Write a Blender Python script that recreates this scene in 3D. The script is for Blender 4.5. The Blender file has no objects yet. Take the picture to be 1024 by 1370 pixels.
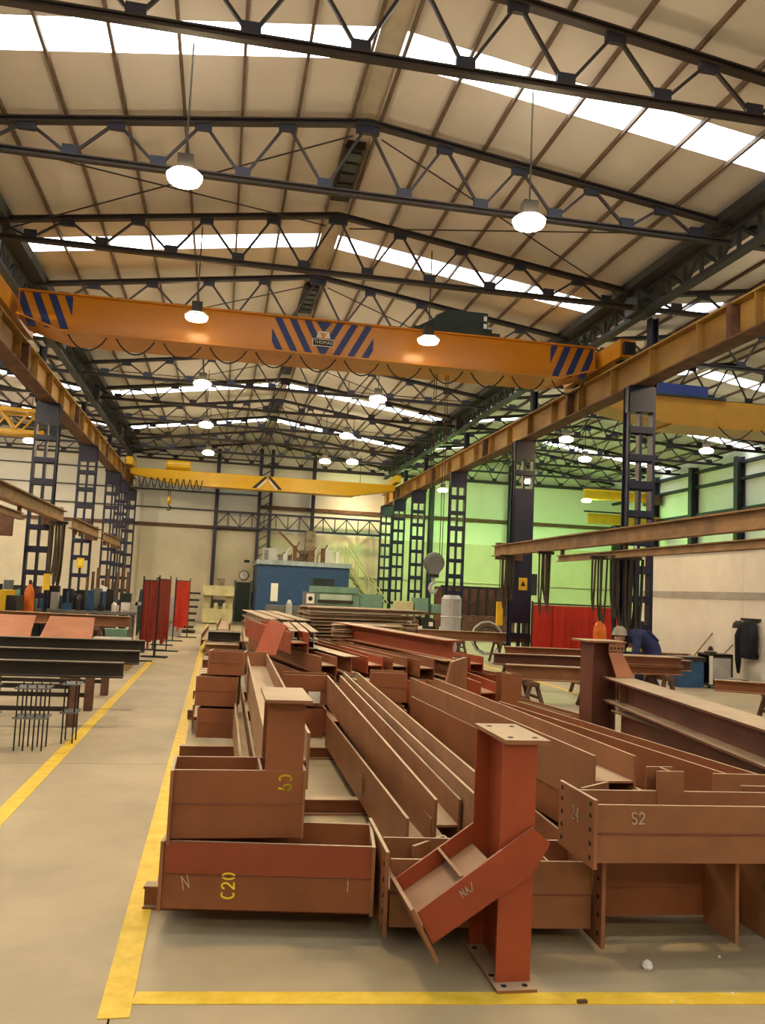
import bpy, math, random
from mathutils import Vector, Matrix
R = random.Random(7)
S = bpy.context.scene
COL = S.collection

# ------------------------------------------------------------------ camera
cd = bpy.data.cameras.new('camera'); cam = bpy.data.objects.new('camera', cd); COL.objects.link(cam)
right = Vector((0.98159173, -0.185438, 0.04572121)); up = Vector((-0.06192549, -0.08255289, 0.99466087)); fwd = Vector((0.1806735, 0.97918219, 0.09251657))
m = Matrix((right, up, -fwd)).transposed().to_4x4(); m.translation = (0, 0, 1.6)
cam.matrix_world = m
cd.sensor_fit = 'HORIZONTAL'; cd.sensor_width = 36; cd.lens = 36 * 1150.7 / 1024
cd.clip_start = .05; cd.clip_end = 300
S.camera = cam

# ------------------------------------------------------------------ world and exposure
S.view_settings.view_transform = 'Standard'; S.view_settings.look = 'None'
S.view_settings.gamma = 1; S.view_settings.exposure = 0.10; S.view_settings.use_curve_mapping = False
W = bpy.data.worlds.new('world'); S.world = W; W.use_nodes = True
W.node_tree.nodes['Background'].inputs[0].default_value = (.75, .87, 1, 1)
W.node_tree.nodes['Background'].inputs[1].default_value = .8
try:
    S.cycles.use_denoising = True; S.cycles.max_bounces = 6; S.cycles.diffuse_bounces = 2
    S.cycles.sample_clamp_indirect = 6; S.cycles.caustics_reflective = False; S.cycles.caustics_refractive = False
except Exception: pass
LAMP = 235.0          # radiance of a burning high-bay lens
WARM = (1, .74, .40); GREEN = (.42, 1, .22); COOL = (1, .9, .75)
SKY = 6.0             # radiance of the translucent rooflights

# ------------------------------------------------------------------ materials
MATS = {}
def lin(r, g, b):
    f = lambda c: (c/255/12.92) if c/255 <= .04045 else ((c/255+.055)/1.055)**2.4
    return (f(r), f(g), f(b))
def mat(name, col, rough=.6, metal=0, var=.25, scale=3.0, col2=None, dust=0, bump=0, emit=None, stretch=None, spec=.4):
    if name in MATS: return MATS[name]
    M = bpy.data.materials.new(name); M.use_nodes = True; MATS[name] = M
    nt = M.node_tree; N = nt.nodes; L = nt.links; b = N['Principled BSDF']
    b.inputs['Roughness'].default_value = rough; b.inputs['Metallic'].default_value = metal
    b.inputs['Specular IOR Level'].default_value = spec
    if emit:
        b.inputs['Base Color'].default_value = (*col, 1)
        b.inputs['Emission Color'].default_value = (*emit[0], 1); b.inputs['Emission Strength'].default_value = emit[1]
        return M
    geo = N.new('ShaderNodeNewGeometry'); src = geo.outputs['Position']
    if stretch:
        mp = N.new('ShaderNodeMapping'); mp.inputs['Scale'].default_value = stretch; L.new(src, mp.inputs[0]); src = mp.outputs[0]
    nz = N.new('ShaderNodeTexNoise'); nz.inputs['Scale'].default_value = scale; nz.inputs['Detail'].default_value = 6
    nz.inputs['Roughness'].default_value = .62; L.new(src, nz.inputs['Vector'])
    rp = N.new('ShaderNodeValToRGB'); rp.color_ramp.elements[0].position = .35; rp.color_ramp.elements[1].position = .66
    c1 = tuple(c*(1-var) for c in col); c2 = col2 if col2 else tuple(min(1, c*(1+var)) for c in col)
    rp.color_ramp.elements[0].color = (*c1, 1); rp.color_ramp.elements[1].color = (*c2, 1)
    L.new(nz.outputs['Fac'], rp.inputs[0]); out = rp.outputs[0]
    if dust:
        sx = N.new('ShaderNodeSeparateXYZ'); L.new(geo.outputs['Normal'], sx.inputs[0])
        mr = N.new('ShaderNodeMapRange'); mr.inputs[1].default_value = .75; mr.inputs[2].default_value = .98; mr.inputs[4].default_value = dust
        L.new(sx.outputs['Z'], mr.inputs[0])
        mu = N.new('ShaderNodeMath'); mu.operation = 'MULTIPLY'; L.new(mr.outputs[0], mu.inputs[0])
        n2 = N.new('ShaderNodeMapRange'); n2.inputs[1].default_value = .25; n2.inputs[2].default_value = .6; L.new(nz.outputs['Fac'], n2.inputs[0]); n2.inputs[3].default_value = .6
        L.new(n2.outputs[0], mu.inputs[1])
        mx = N.new('ShaderNodeMix'); mx.data_type = 'RGBA'; L.new(mu.outputs[0], mx.inputs['Factor']); L.new(out, mx.inputs['A'])
        mx.inputs['B'].default_value = (.52, .41, .28, 1); out = mx.outputs['Result']
    L.new(out, b.inputs['Base Color'])
    if bump:
        bp = N.new('ShaderNodeBump'); bp.inputs['Strength'].default_value = bump; bp.inputs['Distance'].default_value = .01
        n3 = N.new('ShaderNodeTexNoise'); n3.inputs['Scale'].default_value = scale*14; n3.inputs['Detail'].default_value = 4; L.new(src, n3.inputs['Vector'])
        L.new(n3.outputs['Fac'], bp.inputs['Height']); L.new(bp.outputs[0], b.inputs['Normal'])
    return M
M_floor = mat('concrete', (.42, .345, .225), .55, var=.14, scale=.9, bump=.12)
M_yellow = mat('yellow_floor_paint', (.80, .52, .03), .5, var=.12, scale=9, col2=(.88, .62, .08))
M_ox = mat('red_oxide_primer', (.245, .080, .030), .5, var=.18, scale=2.2, dust=.9)
M_ox2 = mat('red_oxide_primer_brown', (.28, .118, .052), .5, var=.18, scale=2.6, dust=.9)
M_oxr = mat('red_oxide_primer_fresh', (.33, .062, .022), .45, var=.12, scale=3, dust=.75)
M_oxd = mat('red_oxide_primer_dusty', (.34, .18, .095), .6, var=.2, scale=2.5, dust=.9)
M_weld = mat('weld_seam', (.19, .065, .035), .6)
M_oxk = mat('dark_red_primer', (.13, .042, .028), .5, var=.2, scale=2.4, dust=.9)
M_hole = mat('bolt_hole_dark', (.012, .008, .006), .8)
M_navy = mat('navy_steel_paint', (.010, .011, .036), .4, var=.25, scale=4)
M_teal = mat('teal_steel_paint', (.015, .04, .055), .5)
M_truss = mat('truss_paint_dark', (.030, .022, .022), .55, var=.2)
M_gus = mat('gusset_paint', (.018, .020, .040), .5)
M_eave = mat('eaves_steel', (.028, .030, .034), .6)
M_purlin = mat('purlin_brown', (.15, .10, .07), .6)
M_roof = mat('roof_sheet', (.69, .65, .635), .7, var=.06, scale=.6)
M_ridge = mat('ridge_sheet', (.48, .43, .36), .7, var=.1)
M_wall = mat('white_cladding', (.82, .79, .70), .7, var=.05, scale=.5)
M_wall2 = mat('cream_block_wall', (.64, .57, .43), .8, var=.07, scale=1.2)
M_part = mat('white_partition', (.86, .80, .73), .6, var=.08, scale=.9)
M_rail = mat('crane_rail_girder', (.33, .17, .045), .6, var=.35, scale=1.4, col2=(.46, .27, .07), stretch=(1, .35, 1))
M_rust = mat('rust_brown', (.13, .062, .036), .75, var=.35, scale=5)
M_orange = mat('crane_orange', (.58, .225, .010), .22, var=.05, scale=.7, spec=.5)
M_orange2 = mat('crane_orange_flange', (.56, .215, .012), .35, var=.08)
M_cyel = mat('crane_yellow', (.66, .36, .006), .35, var=.06)
M_orange3 = mat('crane_ochre', (.47, .23, .012), .35, var=.08)
M_blue = mat('stripe_blue', (.018, .035, .17), .4, var=.1)
M_hoist = mat('hoist_green_grey', (.018, .030, .030), .5)
M_black = mat('black_rubber', (.012, .011, .011), .6)
M_cable = mat('hanging_cable', (.06, .042, .024), .7, var=.3)
M_iron = mat('black_iron', (.025, .018, .014), .55, var=.3, dust=.35)
M_bar = mat('grey_steel_bar', (.13, .105, .085), .5, .3, var=.3, dust=.5)
M_plate = mat('orange_primed_sheet', (.43, .175, .09), .6, var=.12)
M_red = mat('red_pvc_curtain', (.24, .018, .012), .35, var=.25, scale=3)
M_red2 = mat('red_pvc_bright', (.50, .022, .010), .35, var=.15, scale=1.5)
M_white = mat('white_paper', (.8, .78, .72), .8, var=.04)
M_wpaint = mat('white_paint', (.75, .72, .66), .5, var=.05)
M_yel = mat('yellow_paint', (.78, .50, .02), .45, var=.1)
M_spray = mat('yellow_paint_marker', (.90, .68, .04), .6, var=.08)
M_chalk = mat('chalk', (.55, .42, .33), .9, var=.2)
M_office = mat('office_blue', (.020, .065, .17), .5, var=.12)
M_officet = mat('office_roof_edge', (.30, .36, .40), .5)
M_mgreen = mat('machine_green', (.17, .30, .22), .45, var=.12)
M_mlight = mat('machine_light_green', (.42, .52, .42), .45, var=.1)
M_mcream = mat('machine_cream', (.55, .50, .26), .5, var=.15)
M_grey = mat('grey_steel', (.16, .16, .155), .45, .2, var=.2)
M_lgrey = mat('light_grey_steel', (.42, .42, .42), .4, .2, var=.15)
M_dkdoor = mat('dark_green_door', (.030, .050, .045), .5)
M_cloth = mat('navy_overalls', (.022, .028, .095), .85, var=.25, scale=9)
M_coat = mat('dark_coat', (.010, .012, .022), .9, var=.4, scale=8)
M_helm = mat('grey_hard_hat', (.30, .26, .20), .4)
M_skin = mat('skin', (.50, .28, .19), .6, var=.08)
M_gas = mat('gas_orange', (.75, .16, .012), .4)
M_toolblue = mat('tool_blue', (.03, .10, .22), .5)
M_wood = mat('timber', (.36, .24, .12), .8, var=.25, scale=6)
M_junk = mat('junk_brown', (.22, .17, .11), .8, var=.5, scale=6)
M_house = mat('lamp_gear_box', (.05, .045, .04), .5, .3); M_refl = mat('lamp_reflector_glowing', (1, 1, 1), .4, emit=((1, .80, .52), 30)); M_refl2 = mat('lamp_reflector', (.75, .72, .66), .28, .9, var=.05)
M_pale = mat('dusty_pale_primer', (.42, .27, .17), .6, var=.2, scale=3, dust=.9)
M_jib = mat('jib_tan_rust', (.27, .155, .075), .65, var=.3, scale=3, dust=.6)
M_sky = mat('rooflight_daylight', (.8, .85, .9), .5, emit=((.86, .95, 1), SKY))
def lampmat(n, c, k): return mat(n, (1, 1, 1), .5, emit=(c, LAMP*k))
L_warm = lampmat('lamp_lens_warm', WARM, 1); L_green = lampmat('lamp_lens_green', GREEN, 2.2); L_dim = lampmat('lamp_lens_half', WARM, .06); L_front = lampmat("lamp_lens_front", WARM, 1.6); L_hot = lampmat('lamp_lens_hot', (1, .82, .56), 3.8); L_cool = lampmat('lamp_lens_cool', COOL, .35)
L_off = mat('lamp_lens_dim', (.75, .72, .65), .3)

# ------------------------------------------------------------------ mesh builder
def V(*a): return Vector(a)
class MB:
    def __init__(s): s.v = []; s.f = []
    def add(s, vs, fs):
        k = len(s.v); s.v += [Vector(p) for p in vs]; s.f += [tuple(i+k for i in f) for f in fs]; return s
    def hexa(s, p):
        return s.add(p, [(3, 2, 1, 0), (4, 5, 6, 7), (0, 1, 5, 4), (1, 2, 6, 5), (2, 3, 7, 6), (3, 0, 4, 7)])
    def box(s, x0, x1, y0, y1, z0, z1):
        if x0 > x1: x0, x1 = x1, x0
        if y0 > y1: y0, y1 = y1, y0
        if z0 > z1: z0, z1 = z1, z0
        return s.hexa([(x0, y0, z0), (x1, y0, z0), (x1, y1, z0), (x0, y1, z0), (x0, y0, z1), (x1, y0, z1), (x1, y1, z1), (x0, y1, z1)])
    @staticmethod
    def frame(A, B, upv):
        A = Vector(A); B = Vector(B); d = (B-A).normalized(); u = Vector(upv); u = (u - d*u.dot(d))
        if u.length < 1e-6: u = Vector((0, 1, 0)) if abs(d.y) < .9 else Vector((1, 0, 0)); u = u - d*u.dot(d)
        u.normalize(); w = d.cross(u); return A, B, u, w
    def prism(s, A, B, prof, upv=(0, 0, 1)):       # prof: (w,u) outline, counter-clockwise seen along -d
        A, B, u, w = s.frame(A, B, upv); n = len(prof)
        vs = [A+w*p[0]+u*p[1] for p in prof]+[B+w*p[0]+u*p[1] for p in prof]
        fs = [tuple(range(n)), tuple(range(2*n-1, n-1, -1))]+[(i, i+n, (i+1) % n+n, (i+1) % n) for i in range(n)]
        return s.add(vs, fs)
    def bar(s, A, B, w, h, upv=(0, 0, 1)):
        return s.prism(A, B, [(-w/2, -h/2), (-w/2, h/2), (w/2, h/2), (w/2, -h/2)], upv)
    def isec(s, A, B, depth, fw, tf=.016, tw=.012, upv=(0, 0, 1)):  # upv: flange-to-flange direction
        a, d, t = fw/2, depth/2, tw/2
        P = [(-a, -d), (-a, -d+tf), (-t, -d+tf), (-t, d-tf), (-a, d-tf), (-a, d), (a, d), (a, d-tf), (t, d-tf), (t, -d+tf), (a, -d+tf), (a, -d)]
        A, B, u, w = s.frame(A, B, upv); n = 12
        vs = [A+w*p[0]+u*p[1] for p in P]+[B+w*p[0]+u*p[1] for p in P]
        fs = [(i, i+n, (i+1) % n+n, (i+1) % n) for i in range(n)]
        for o, r in ((0, 1), (n, -1)):
            for q in ((0, 1, 2, 9, 10, 11), (2, 3, 8, 9), (3, 4, 5, 6, 7, 8)):
                q = [i+o for i in q]; fs.append(tuple(q[::r]))
        return s.add(vs, fs)
    def chan(s, A, B, depth, fw, t=.012, upv=(0, 0, 1), side=1):
        d = depth/2; P = [(0, -d), (0, d), (fw*side, d), (fw*side, d-t), (t*side, d-t), (t*side, -d+t), (fw*side, -d+t), (fw*side, -d)]
        return s.prism(A, B, P, upv)
    def poly(s, pts, off):                        # flat polygon given thickness by offset vector
        n = len(pts); o = Vector(off); a = [Vector(p) for p in pts]
        return s.add(a+[p+o for p in a], [tuple(range(n-1, -1, -1)), tuple(range(n, 2*n))]+[(i, (i+1) % n, (i+1) % n+n, i+n) for i in range(n)])
    def tube(s, pts, r, n=6, cap=True):
        pts = [Vector(p) for p in pts]; k0 = len(s.v); N = len(pts); rr = r if isinstance(r, (list, tuple)) else [r]*N
        pu = None
        for i, p in enumerate(pts):
            d = (pts[min(i+1, N-1)]-pts[max(i-1, 0)]).normalized()
            if pu is None: u = d.orthogonal().normalized()
            else:
                u = pu-d*pu.dot(d); u = u.normalized() if u.length > 1e-5 else d.orthogonal().normalized()
            pu = u; w = d.cross(u)
            for j in range(n):
                a = 2*math.pi*j/n; s.v.append(p+(u*math.cos(a)+w*math.sin(a))*rr[i])
        for i in range(N-1):
            for j in range(n):
                a = k0+i*n+j; b = k0+i*n+(j+1) % n; s.f.append((a, b, b+n, a+n))
        if cap:
            s.f.append(tuple(k0+j for j in range(n-1, -1, -1))); s.f.append(tuple(k0+(N-1)*n+j for j in range(n)))
        return s
    def lathe(s, c, prof, n=16, axis=(0, 0, 1)):
        c = Vector(c); ax = Vector(axis).normalized(); u = ax.orthogonal().normalized(); w = ax.cross(u); k0 = len(s.v); N = len(prof)
        for r, z in prof:
            for j in range(n):
                a = 2*math.pi*j/n; s.v.append(c+ax*z+(u*math.cos(a)+w*math.sin(a))*max(r, 1e-4))
        for i in range(N-1):
            for j in range(n):
                a = k0+i*n+j; b = k0+i*n+(j+1) % n; s.f.append((a, b, b+n, a+n))
        s.f.append(tuple(k0+j for j in range(n-1, -1, -1))); s.f.append(tuple(k0+(N-1)*n+j for j in range(n)))
        return s
    def build(s, name, mt, parent=None, world=True, smooth=False, loc=None):
        me = bpy.data.meshes.new(name)
        if parent is not None:
            o0 = origin(parent) if world else Vector((0, 0, 0)); at = Vector((0, 0, 0))
        else:
            xs = [p.x for p in s.v]; ys = [p.y for p in s.v]; zs = [p.z for p in s.v]
            at = Vector(((min(xs)+max(xs))/2, (min(ys)+max(ys))/2, min(zs))) if loc is None else Vector(loc); o0 = at
        me.from_pydata([tuple(p-o0) for p in s.v], [], s.f); me.materials.append(mt)
        me.validate(); me.update()
        import bmesh
        bm = bmesh.new(); bm.from_mesh(me); bmesh.ops.recalc_face_normals(bm, faces=bm.faces); bm.to_mesh(me); bm.free()
        if smooth: me.polygons.foreach_set('use_smooth', [True]*len(me.polygons))
        o = bpy.data.objects.new(name, me); COL.objects.link(o)
        if parent is not None: o.parent = parent
        o.location = at
        return o
def origin(o):
    p = Vector(o.location); q = o.parent
    while q is not None: p = p+Vector(q.location); q = q.parent
    return p
def thing(name, label, cat, loc=(0, 0, 0), group=None):
    o = bpy.data.objects.new(name, None); COL.objects.link(o); o.location = loc; o.empty_display_size = .1
    return tag(o, label, cat, group)
def tag(o, label, cat, group=None):
    o['label'] = label; o['category'] = cat
    if group: o['group'] = group
    return o
def struct(o): o['kind'] = 'structure'; return o
def kids(o): return [c for c in list(o.children)]
def dup(o, delta, label=None, group=None):
    c = o.copy(); COL.objects.link(c); c.location = Vector(o.location)+Vector(delta)
    if label: c['label'] = label
    if group: c['group'] = group
    for ch in kids(o):
        d = ch.copy(); COL.objects.link(d); d.parent = c
        for g in kids(ch):
            e = g.copy(); COL.objects.link(e); e.parent = d
    return c
ORD = ['first', 'second', 'third', 'fourth', 'fifth', 'sixth', 'seventh', 'eighth', 'ninth', 'tenth', 'eleventh', 'twelfth']
# strokes of painted marks: unit letters, (x right, y up)
def arc(cx, cy, rx, ry, a0, a1, n=9): return [(cx+rx*math.cos(math.radians(a0+(a1-a0)*i/(n-1))), cy+ry*math.sin(math.radians(a0+(a1-a0)*i/(n-1)))) for i in range(n)]
GL = {'C': [arc(.5, .5, .42, .5, 60, 300)], '0': [arc(.5, .5, .36, .5, 0, 360, 13)], '9': [arc(.45, .7, .33, .3, 0, 360, 11), [(.78, .7), (.72, .3), (.6, 0)]],
      '2': [arc(.45, .7, .36, .3, 160, -30, 8)+[(.1, .02), (.85, .05)]], 'S': [arc(.5, .75, .36, .25, 30, 270, 8)+arc(.5, .25, .36, .25, 90, -150, 8)],
      'N': [[(.1, 0), (.15, 1), (.8, .05), (.85, 1)]], 'A': [[(.05, 0), (.45, 1), (.9, 0)], [(.2, .4), (.75, .4)]], '1': [[(.5, 0), (.5, 1)]], '4': [[(.7, 0), (.7, 1), (.1, .35), (.9, .35)]], '/': [[(.1, 0), (.9, 1)]]}
def mark(txt, p, ex, ey, size, wdt, mt, parent, nrm, name='painted_mark'):
    b = MB(); p = Vector(p); ex = Vector(ex).normalized(); ey = Vector(ey).normalized(); nrm = Vector(nrm).normalized(); x = 0
    for ch in txt:
        for st in GL[ch]:
            P = [p+ex*((x+a)*size*.62)+ey*(q*size)+nrm*.0025 for a, q in st]
            for A, B in zip(P, P[1:]):
                if (B-A).length > 1e-5:
                    d = (B-A).normalized()*wdt*.3; b.bar(A-d, B+d, wdt, .003, nrm)
        x += 1.15
    return b.build(name, mt, parent)
# ------------------------------------------------------------------ structure
XL, XR, XM = -4.0, 7.2, 1.6
YB = 38.7; YF = -9.0
def roofz(x, off=0):                      # saw of three pitched bays
    c = XM if XL <= x <= XR else (XM+11.2 if x > XR else XM-11.2)
    return 8.15-.14*abs(x-c)+off
# floor: slabs with open joints
struct(MB().box(-16, 20, YF, YB+.5, -.3, -.045).build('floor', M_floor)).location.z += 0
FLOOR = bpy.data.objects['floor']
ys = [YF, 1.2, 7.97, 14.5, 21, 27, 33, YB+.4]; xs = [-16, -8, -.30, 6.6, 13.5, 20]
for y0, y1 in zip(ys, ys[1:]):
    for x0, x1 in zip(xs, xs[1:]):
        MB().box(x0+.004, x1-.004, y0+.006, y1-.006, -.045, 0).build('slab', M_floor, FLOOR)
def line(A, B, w):
    A = Vector(A); B = Vector(B); d = (B-A).normalized(); n = Vector((-d.y, d.x, 0))*w/2; o = MB()
    o.poly([A-n, B-n, B+n, A+n], (0, 0, .004)); return struct(o.build('floor_marking', M_yellow))
line((-.285, 3.42, 0), (-.365, 36, 0), .115)
line((-1.345, 4.3, 0), (-1.265, 18.2, 0), .115)
line((-.225, 3.573, 0), (3.6, 3.24, 0), .10)
line((6.2, 9, 0), (6.2, 34, 0), .1)
# walls
def wall(n, x0, x1, y0, y1, z0, z1, mt): return struct(MB().box(x0, x1, y0, y1, z0, z1).build(n, mt))
WB = wall('wall_back', -15.6, 18.8, YB, YB+.2, 4.0, 8.3, M_wall)
wall('wall_back_lower', -15.6, 18.8, YB-.05, YB+.2, 0, 4.0, M_wall2)
wall('wall_left', -15.6, -15.4, YF, YB, 0, 7.4, M_wall)
wall('wall_right', 18.5, 18.7, YF, YB, 0, 7.4, M_wall)
wall('wall_front', -15.6, 18.8, YF-.2, YF, 0, 8.3, M_wall2)
# sheeting rails of the back wall (brown rail over the lower wall, thin dark ones above)
k = 0
for z, h, mt in ((4.03, .14, M_rust), (4.82, .05, M_navy), (5.6, .05, M_navy), (6.4, .05, M_navy), (7.15, .05, M_navy)):
    struct(MB().box(-15.4, 1.55, YB-.12, YB-.051, z, z+h).build('trim_%d' % (k+1), mt)); k += 1
for z, h, mt in ((5.05, .16, M_rust), (6.9, .05, M_navy), (2.2, .03, M_wall2)):
    struct(MB().box(1.55, 18.4, YB-.12, YB-.051, z, z+h).build('trim_%d' % (k+1), mt)); k += 1
for z in (5.15, 6.25, 6.85):
    struct(MB().box(18.3, 18.49, 5, YB-.2, z, z+.1).build('trim_%d' % (k+1), M_eave)); k += 1
for x, w in ((-.35, .16), (3.9, .16), (9.4, .2), (13.2, .2)):
    p = MB().isec((x, YB-.24, 0), (x, YB-.24, roofz(x)-.3), .2, w, upv=(0, 1, 0)).build('wall_post', M_navy)
    tag(p, {-.35: 'slim navy wall post left of the blue office', 3.9: 'slim navy wall post above the blue office roof', 9.4: 'navy wall post on the green-lit back wall', 13.2: 'navy wall post near the right end of the green-lit wall'}[x], 'post')
for i, y in enumerate((34.3, 31.2, 28.1, 25.0, 22, 19)):
    p = MB().isec((18.3, y, 0), (18.3, y, 7.1), .3, .25, upv=(1, 0, 0)).build('wall_post', M_eave)
    tag(p, 'dark wall post on the far right wall, %s one from the back' % ORD[i], 'post', 'posts along the right wall')
# roof sheets between rooflights
SKB = [9.32+6*i for i in range(-3, 5)]; SW = .62; wn = 0
seg = [YF]+[v for a in SKB for v in (a, a+SW)]+[YB+.2]
def slope(x0, x1, y0, y1, mt, name):
    z0, z1 = roofz(x0+(.001 if x0 in (XL, XR) and x1 > x0 else 0)), roofz(x1)
    b = MB(); b.hexa([(x0, y0, z0), (x1, y0, z1), (x1, y1, z1), (x0, y1, z0), (x0, y0, z0+.06), (x1, y0, z1+.06), (x1, y1, z1+.06), (x0, y1, z0+.06)])
    return struct(b.build(name, mt))
for bay, c in enumerate((XM, XM+11.2, XM-11.2)):
    for sgn in (-1, 1):
        xa, xb = sorted((c+sgn*.16, c+sgn*5.6))
        xa += .0005; xb -= .0005
        for i in range(len(seg)-1):
            if i % 2 == 0: slope(xa, xb, seg[i], seg[i+1], M_roof, 'ceiling')
            else:
                wn += 1; slope(xa, xb, seg[i], seg[i+1], M_sky, 'window_%d' % wn)
    struct(MB().box(c-.16, c+.16, YF, YB+.2, 8.13, 8.19).build('ceiling_ridge', M_ridge))
# purlins
for c in (XM, XM+11.2, XM-11.2):
    bn = {XM: 'main hall', XM+11.2: 'right bay', XM-11.2: 'left bay'}[c]
    for sgn in (-1, 1):
        for i in range(8):
            x = c+sgn*(.2+i*.745); z = roofz(x)
            p = MB().box(x-.019, x+.019, 4, YB-.01, z-.065, z-.006).build('roof_purlin', M_purlin)
            tag(p, '%s thin purlin out from the ridge on the %s slope of the %s roof' % (ORD[i], 'left' if sgn < 0 else 'right', bn), 'purlin', 'purlins under the %s slope of the %s' % ('left' if sgn < 0 else 'right', bn))
# ridge vents
for i, y in enumerate((11.9, 17.9, 23.9, 29.9)):
    v = MB().box(1.40, 1.70, y, y+1.75, 8.0, 8.12).build('ridge_vent', M_black)
    tag(v, 'dark slotted ridge vent in the main roof, %s from the camera' % ORD[i], 'vent', 'vents along the roof ridge')
    for q in range(5): MB().box(1.44, 1.66, y+.1+q*.33, y+.33+q*.33, 7.975, 8.0).build('louvre', M_hoist, v)
# trusses
def make_truss(c, y, label, group):
    t = thing('roof_truss', label, 'truss', (c, y, 6.9), group)
    zt = lambda x: 8.0-.14*abs(x)
    for s in (-1, 1):
        MB().isec((c, y, zt(0)-.04), (c+s*5.45, y, zt(5.45)-.04), .085, .11, .02, .02, upv=(0, 0, 1)).build('top_chord', M_truss, t)
    MB().isec((c-5.45, y, 6.93), (c+5.45, y, 6.93), .08, .09, .02, .02).build('bottom_chord', M_truss, t)
    for s in (-1, 1):
        for i in range(5):
            x0, x1, x2 = i*1.09, i*1.09+.545, (i+1)*1.09
            MB().bar((c+s*x0, y, zt(x0)-.06), (c+s*x1, y, 6.95), .034, .04, (0, 1, 0)).build('brace', M_truss, t)
            MB().bar((c+s*x1, y, 6.95), (c+s*x2, y, zt(x2)-.06), .034, .04, (0, 1, 0)).build('brace', M_truss, t)
            MB().box(c+s*x1-.10, c+s*x1+.10, y-.03, y+.03, 6.96, 7.09).build('gusset', M_gus, t)
            if i: MB().box(c+s*x0-.11, c+s*x0+.11, y-.03, y+.03, zt(x0)-.17, zt(x0)-.05).build('gusset', M_gus, t)
    MB().box(c-.16, c+.16, y-.03, y+.03, 7.8, 7.99).build('gusset', M_gus, t)
    return t
T0 = make_truss(XM, 8.1, 'nearest roof truss of the main hall, its peak above the photo', 'main hall roof trusses')
for k in range(1, 11):
    dup(T0, (0, 3*k, 0), '%s roof truss of the main hall counting from the camera' % ORD[k])
for k in range(1, 11):
    dup(T0, (11.2, 3*k, 0), 'roof truss over the bay right of the main hall, %s from the camera' % ORD[k-1], 'right bay roof trusses')
for k in range(4, 11):
    dup(T0, (-11.2, 3*k, 0), 'roof truss over the bay left of the main hall, %s from the camera' % ORD[k-4], 'left bay roof trusses')
# roof bracing rods
def rod(A, B, label):
    tag(MB().tube([A, B], .012, 5).build('bracing_rod', M_truss), label, 'rod', 'thin roof bracing rods')
for n, y in enumerate((11.1, 17.1, 23.1, 29.1)):
    for s in (-1, 1):
        sd = 'left' if s < 0 else 'right'
        rod((XM+s*.2, y, 7.75), (XM+s*5.3, y+3, 7.05), 'thin rod crossing the %s roof slope, falling away from the camera, %s pair' % (sd, ORD[n]))
        rod((XM+s*5.3, y, 7.05), (XM+s*.2, y+3, 7.75), 'thin rod crossing the %s roof slope, rising away from the camera, %s pair' % (sd, ORD[n]))
# valley gutters and lattice eaves girders
for x, sd in ((XL, 'left'), (XR, 'right')):
    g = thing('eaves_girder', 'dark lattice eaves girder and gutter along the %s column row' % sd, 'girder', (x, 20, 6.8))
    MB().poly([(x-.40, 2, 7.3), (x-.34, 2, 7.2), (x+.34, 2, 7.2), (x+.40, 2, 7.3)], (0, YB-2, 0)).build('gutter', M_eave, g)
    MB().bar((x, 2, 6.80), (x, YB, 6.80), .16, .07).build('bottom_chord', M_eave, g)
    MB().bar((x, 2, 7.17), (x, YB, 7.17), .14, .06).build('top_chord', M_eave, g)
    for yy in (8.1, 14.1, 20.1, 26.1, 32.1): MB().box(x-.2, x+.2, yy-.25, yy+.25, 6.8, 7.2).build('node_plate', M_eave, g)
    y = 5.1; i = 0
    while y < YB-.6:
        for sx in (0,):
            MB().bar((x+sx, y, 6.83 if i % 2 else 7.2), (x+sx, y+.5, 7.2 if i % 2 else 6.83), .045, .04, (1, 0, 0)).build('brace', M_eave, g)
        MB().bar((x, y, 6.83), (x, y, 7.2), .05, .05, (1, 0, 0)).build('strut', M_eave, g)
        y += .5
        i += 1
# battened columns
def make_column(x, y, label, group, panel=False, foot=None):
    c = thing('lattice_column', label, 'column', (x, y, 0), group); w = .215
    for s in (-1, 1):
        MB().chan((x+s*w, y, .02), (x+s*w, y, 5.45), .20, .05, .012, (0, 1, 0), side=-s).build('leg', M_navy, c)
    MB().bar((x, y, .02), (x, y, 5.3), .05, .14, (0, 1, 0)).build('inner_leg', M_navy, c)
    z = .62; i = 0
    while z < 5.1:
        hb = .115 if i % 3 else .14
        for yy in (-.108, .108):
            MB().box(x-w-.012, x+w+.012, y+yy-.007, y+yy+.007, z, z+hb).build('batten', M_navy, c)
        z += .50; i += 1
    MB().box(x-w-.03, x+w+.03, y-.125, y+.125, 5.0, 5.47).build('head_plate', M_navy, c)
    so = .23 if x > 0 else -.23
    MB().isec((x+so, y, 5.47), (x+so, y, 6.76), .14, .18, .015, .015, (1, 0, 0)).build('upper_stanchion', M_navy, c)
    MB().box(x-.34, x+.34, y-.25, y+.25, 0, .03).build('base_plate', M_navy, c)
    if panel: MB().box(x-w-.03, x+w+.03, y-.135, y-.116, 1.0, 4.28).build('cover_panel', M_navy, c)
    if foot: MB().box(x-w-.035, x+w+.035, y-.14, y-.116, .05, .62).build('painted_foot', foot, c)
    return c
RC = []
names = {1: 'navy battened column nearest on the right, hung with hose bundles', 3: 'navy column with a solid cover panel and a yellow warning sign', 5: 'navy battened column with a pale blue foot behind the steel pile',
         7: 'third-last navy battened column of the right row', 9: 'navy battened column second from the far end of the right row', 10: 'last navy battened column of the right row'}
for k in (1, 3, 5, 7, 8.6, 10):
    pass
rows = [(14.1, names[1], False, None), (20.1, names[3], True, None), (26.1, names[5], False, M_office), (31.6, names[7], False, None), (35.2, names[9], False, None), (38.0, names[10], False, None)]
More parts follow.
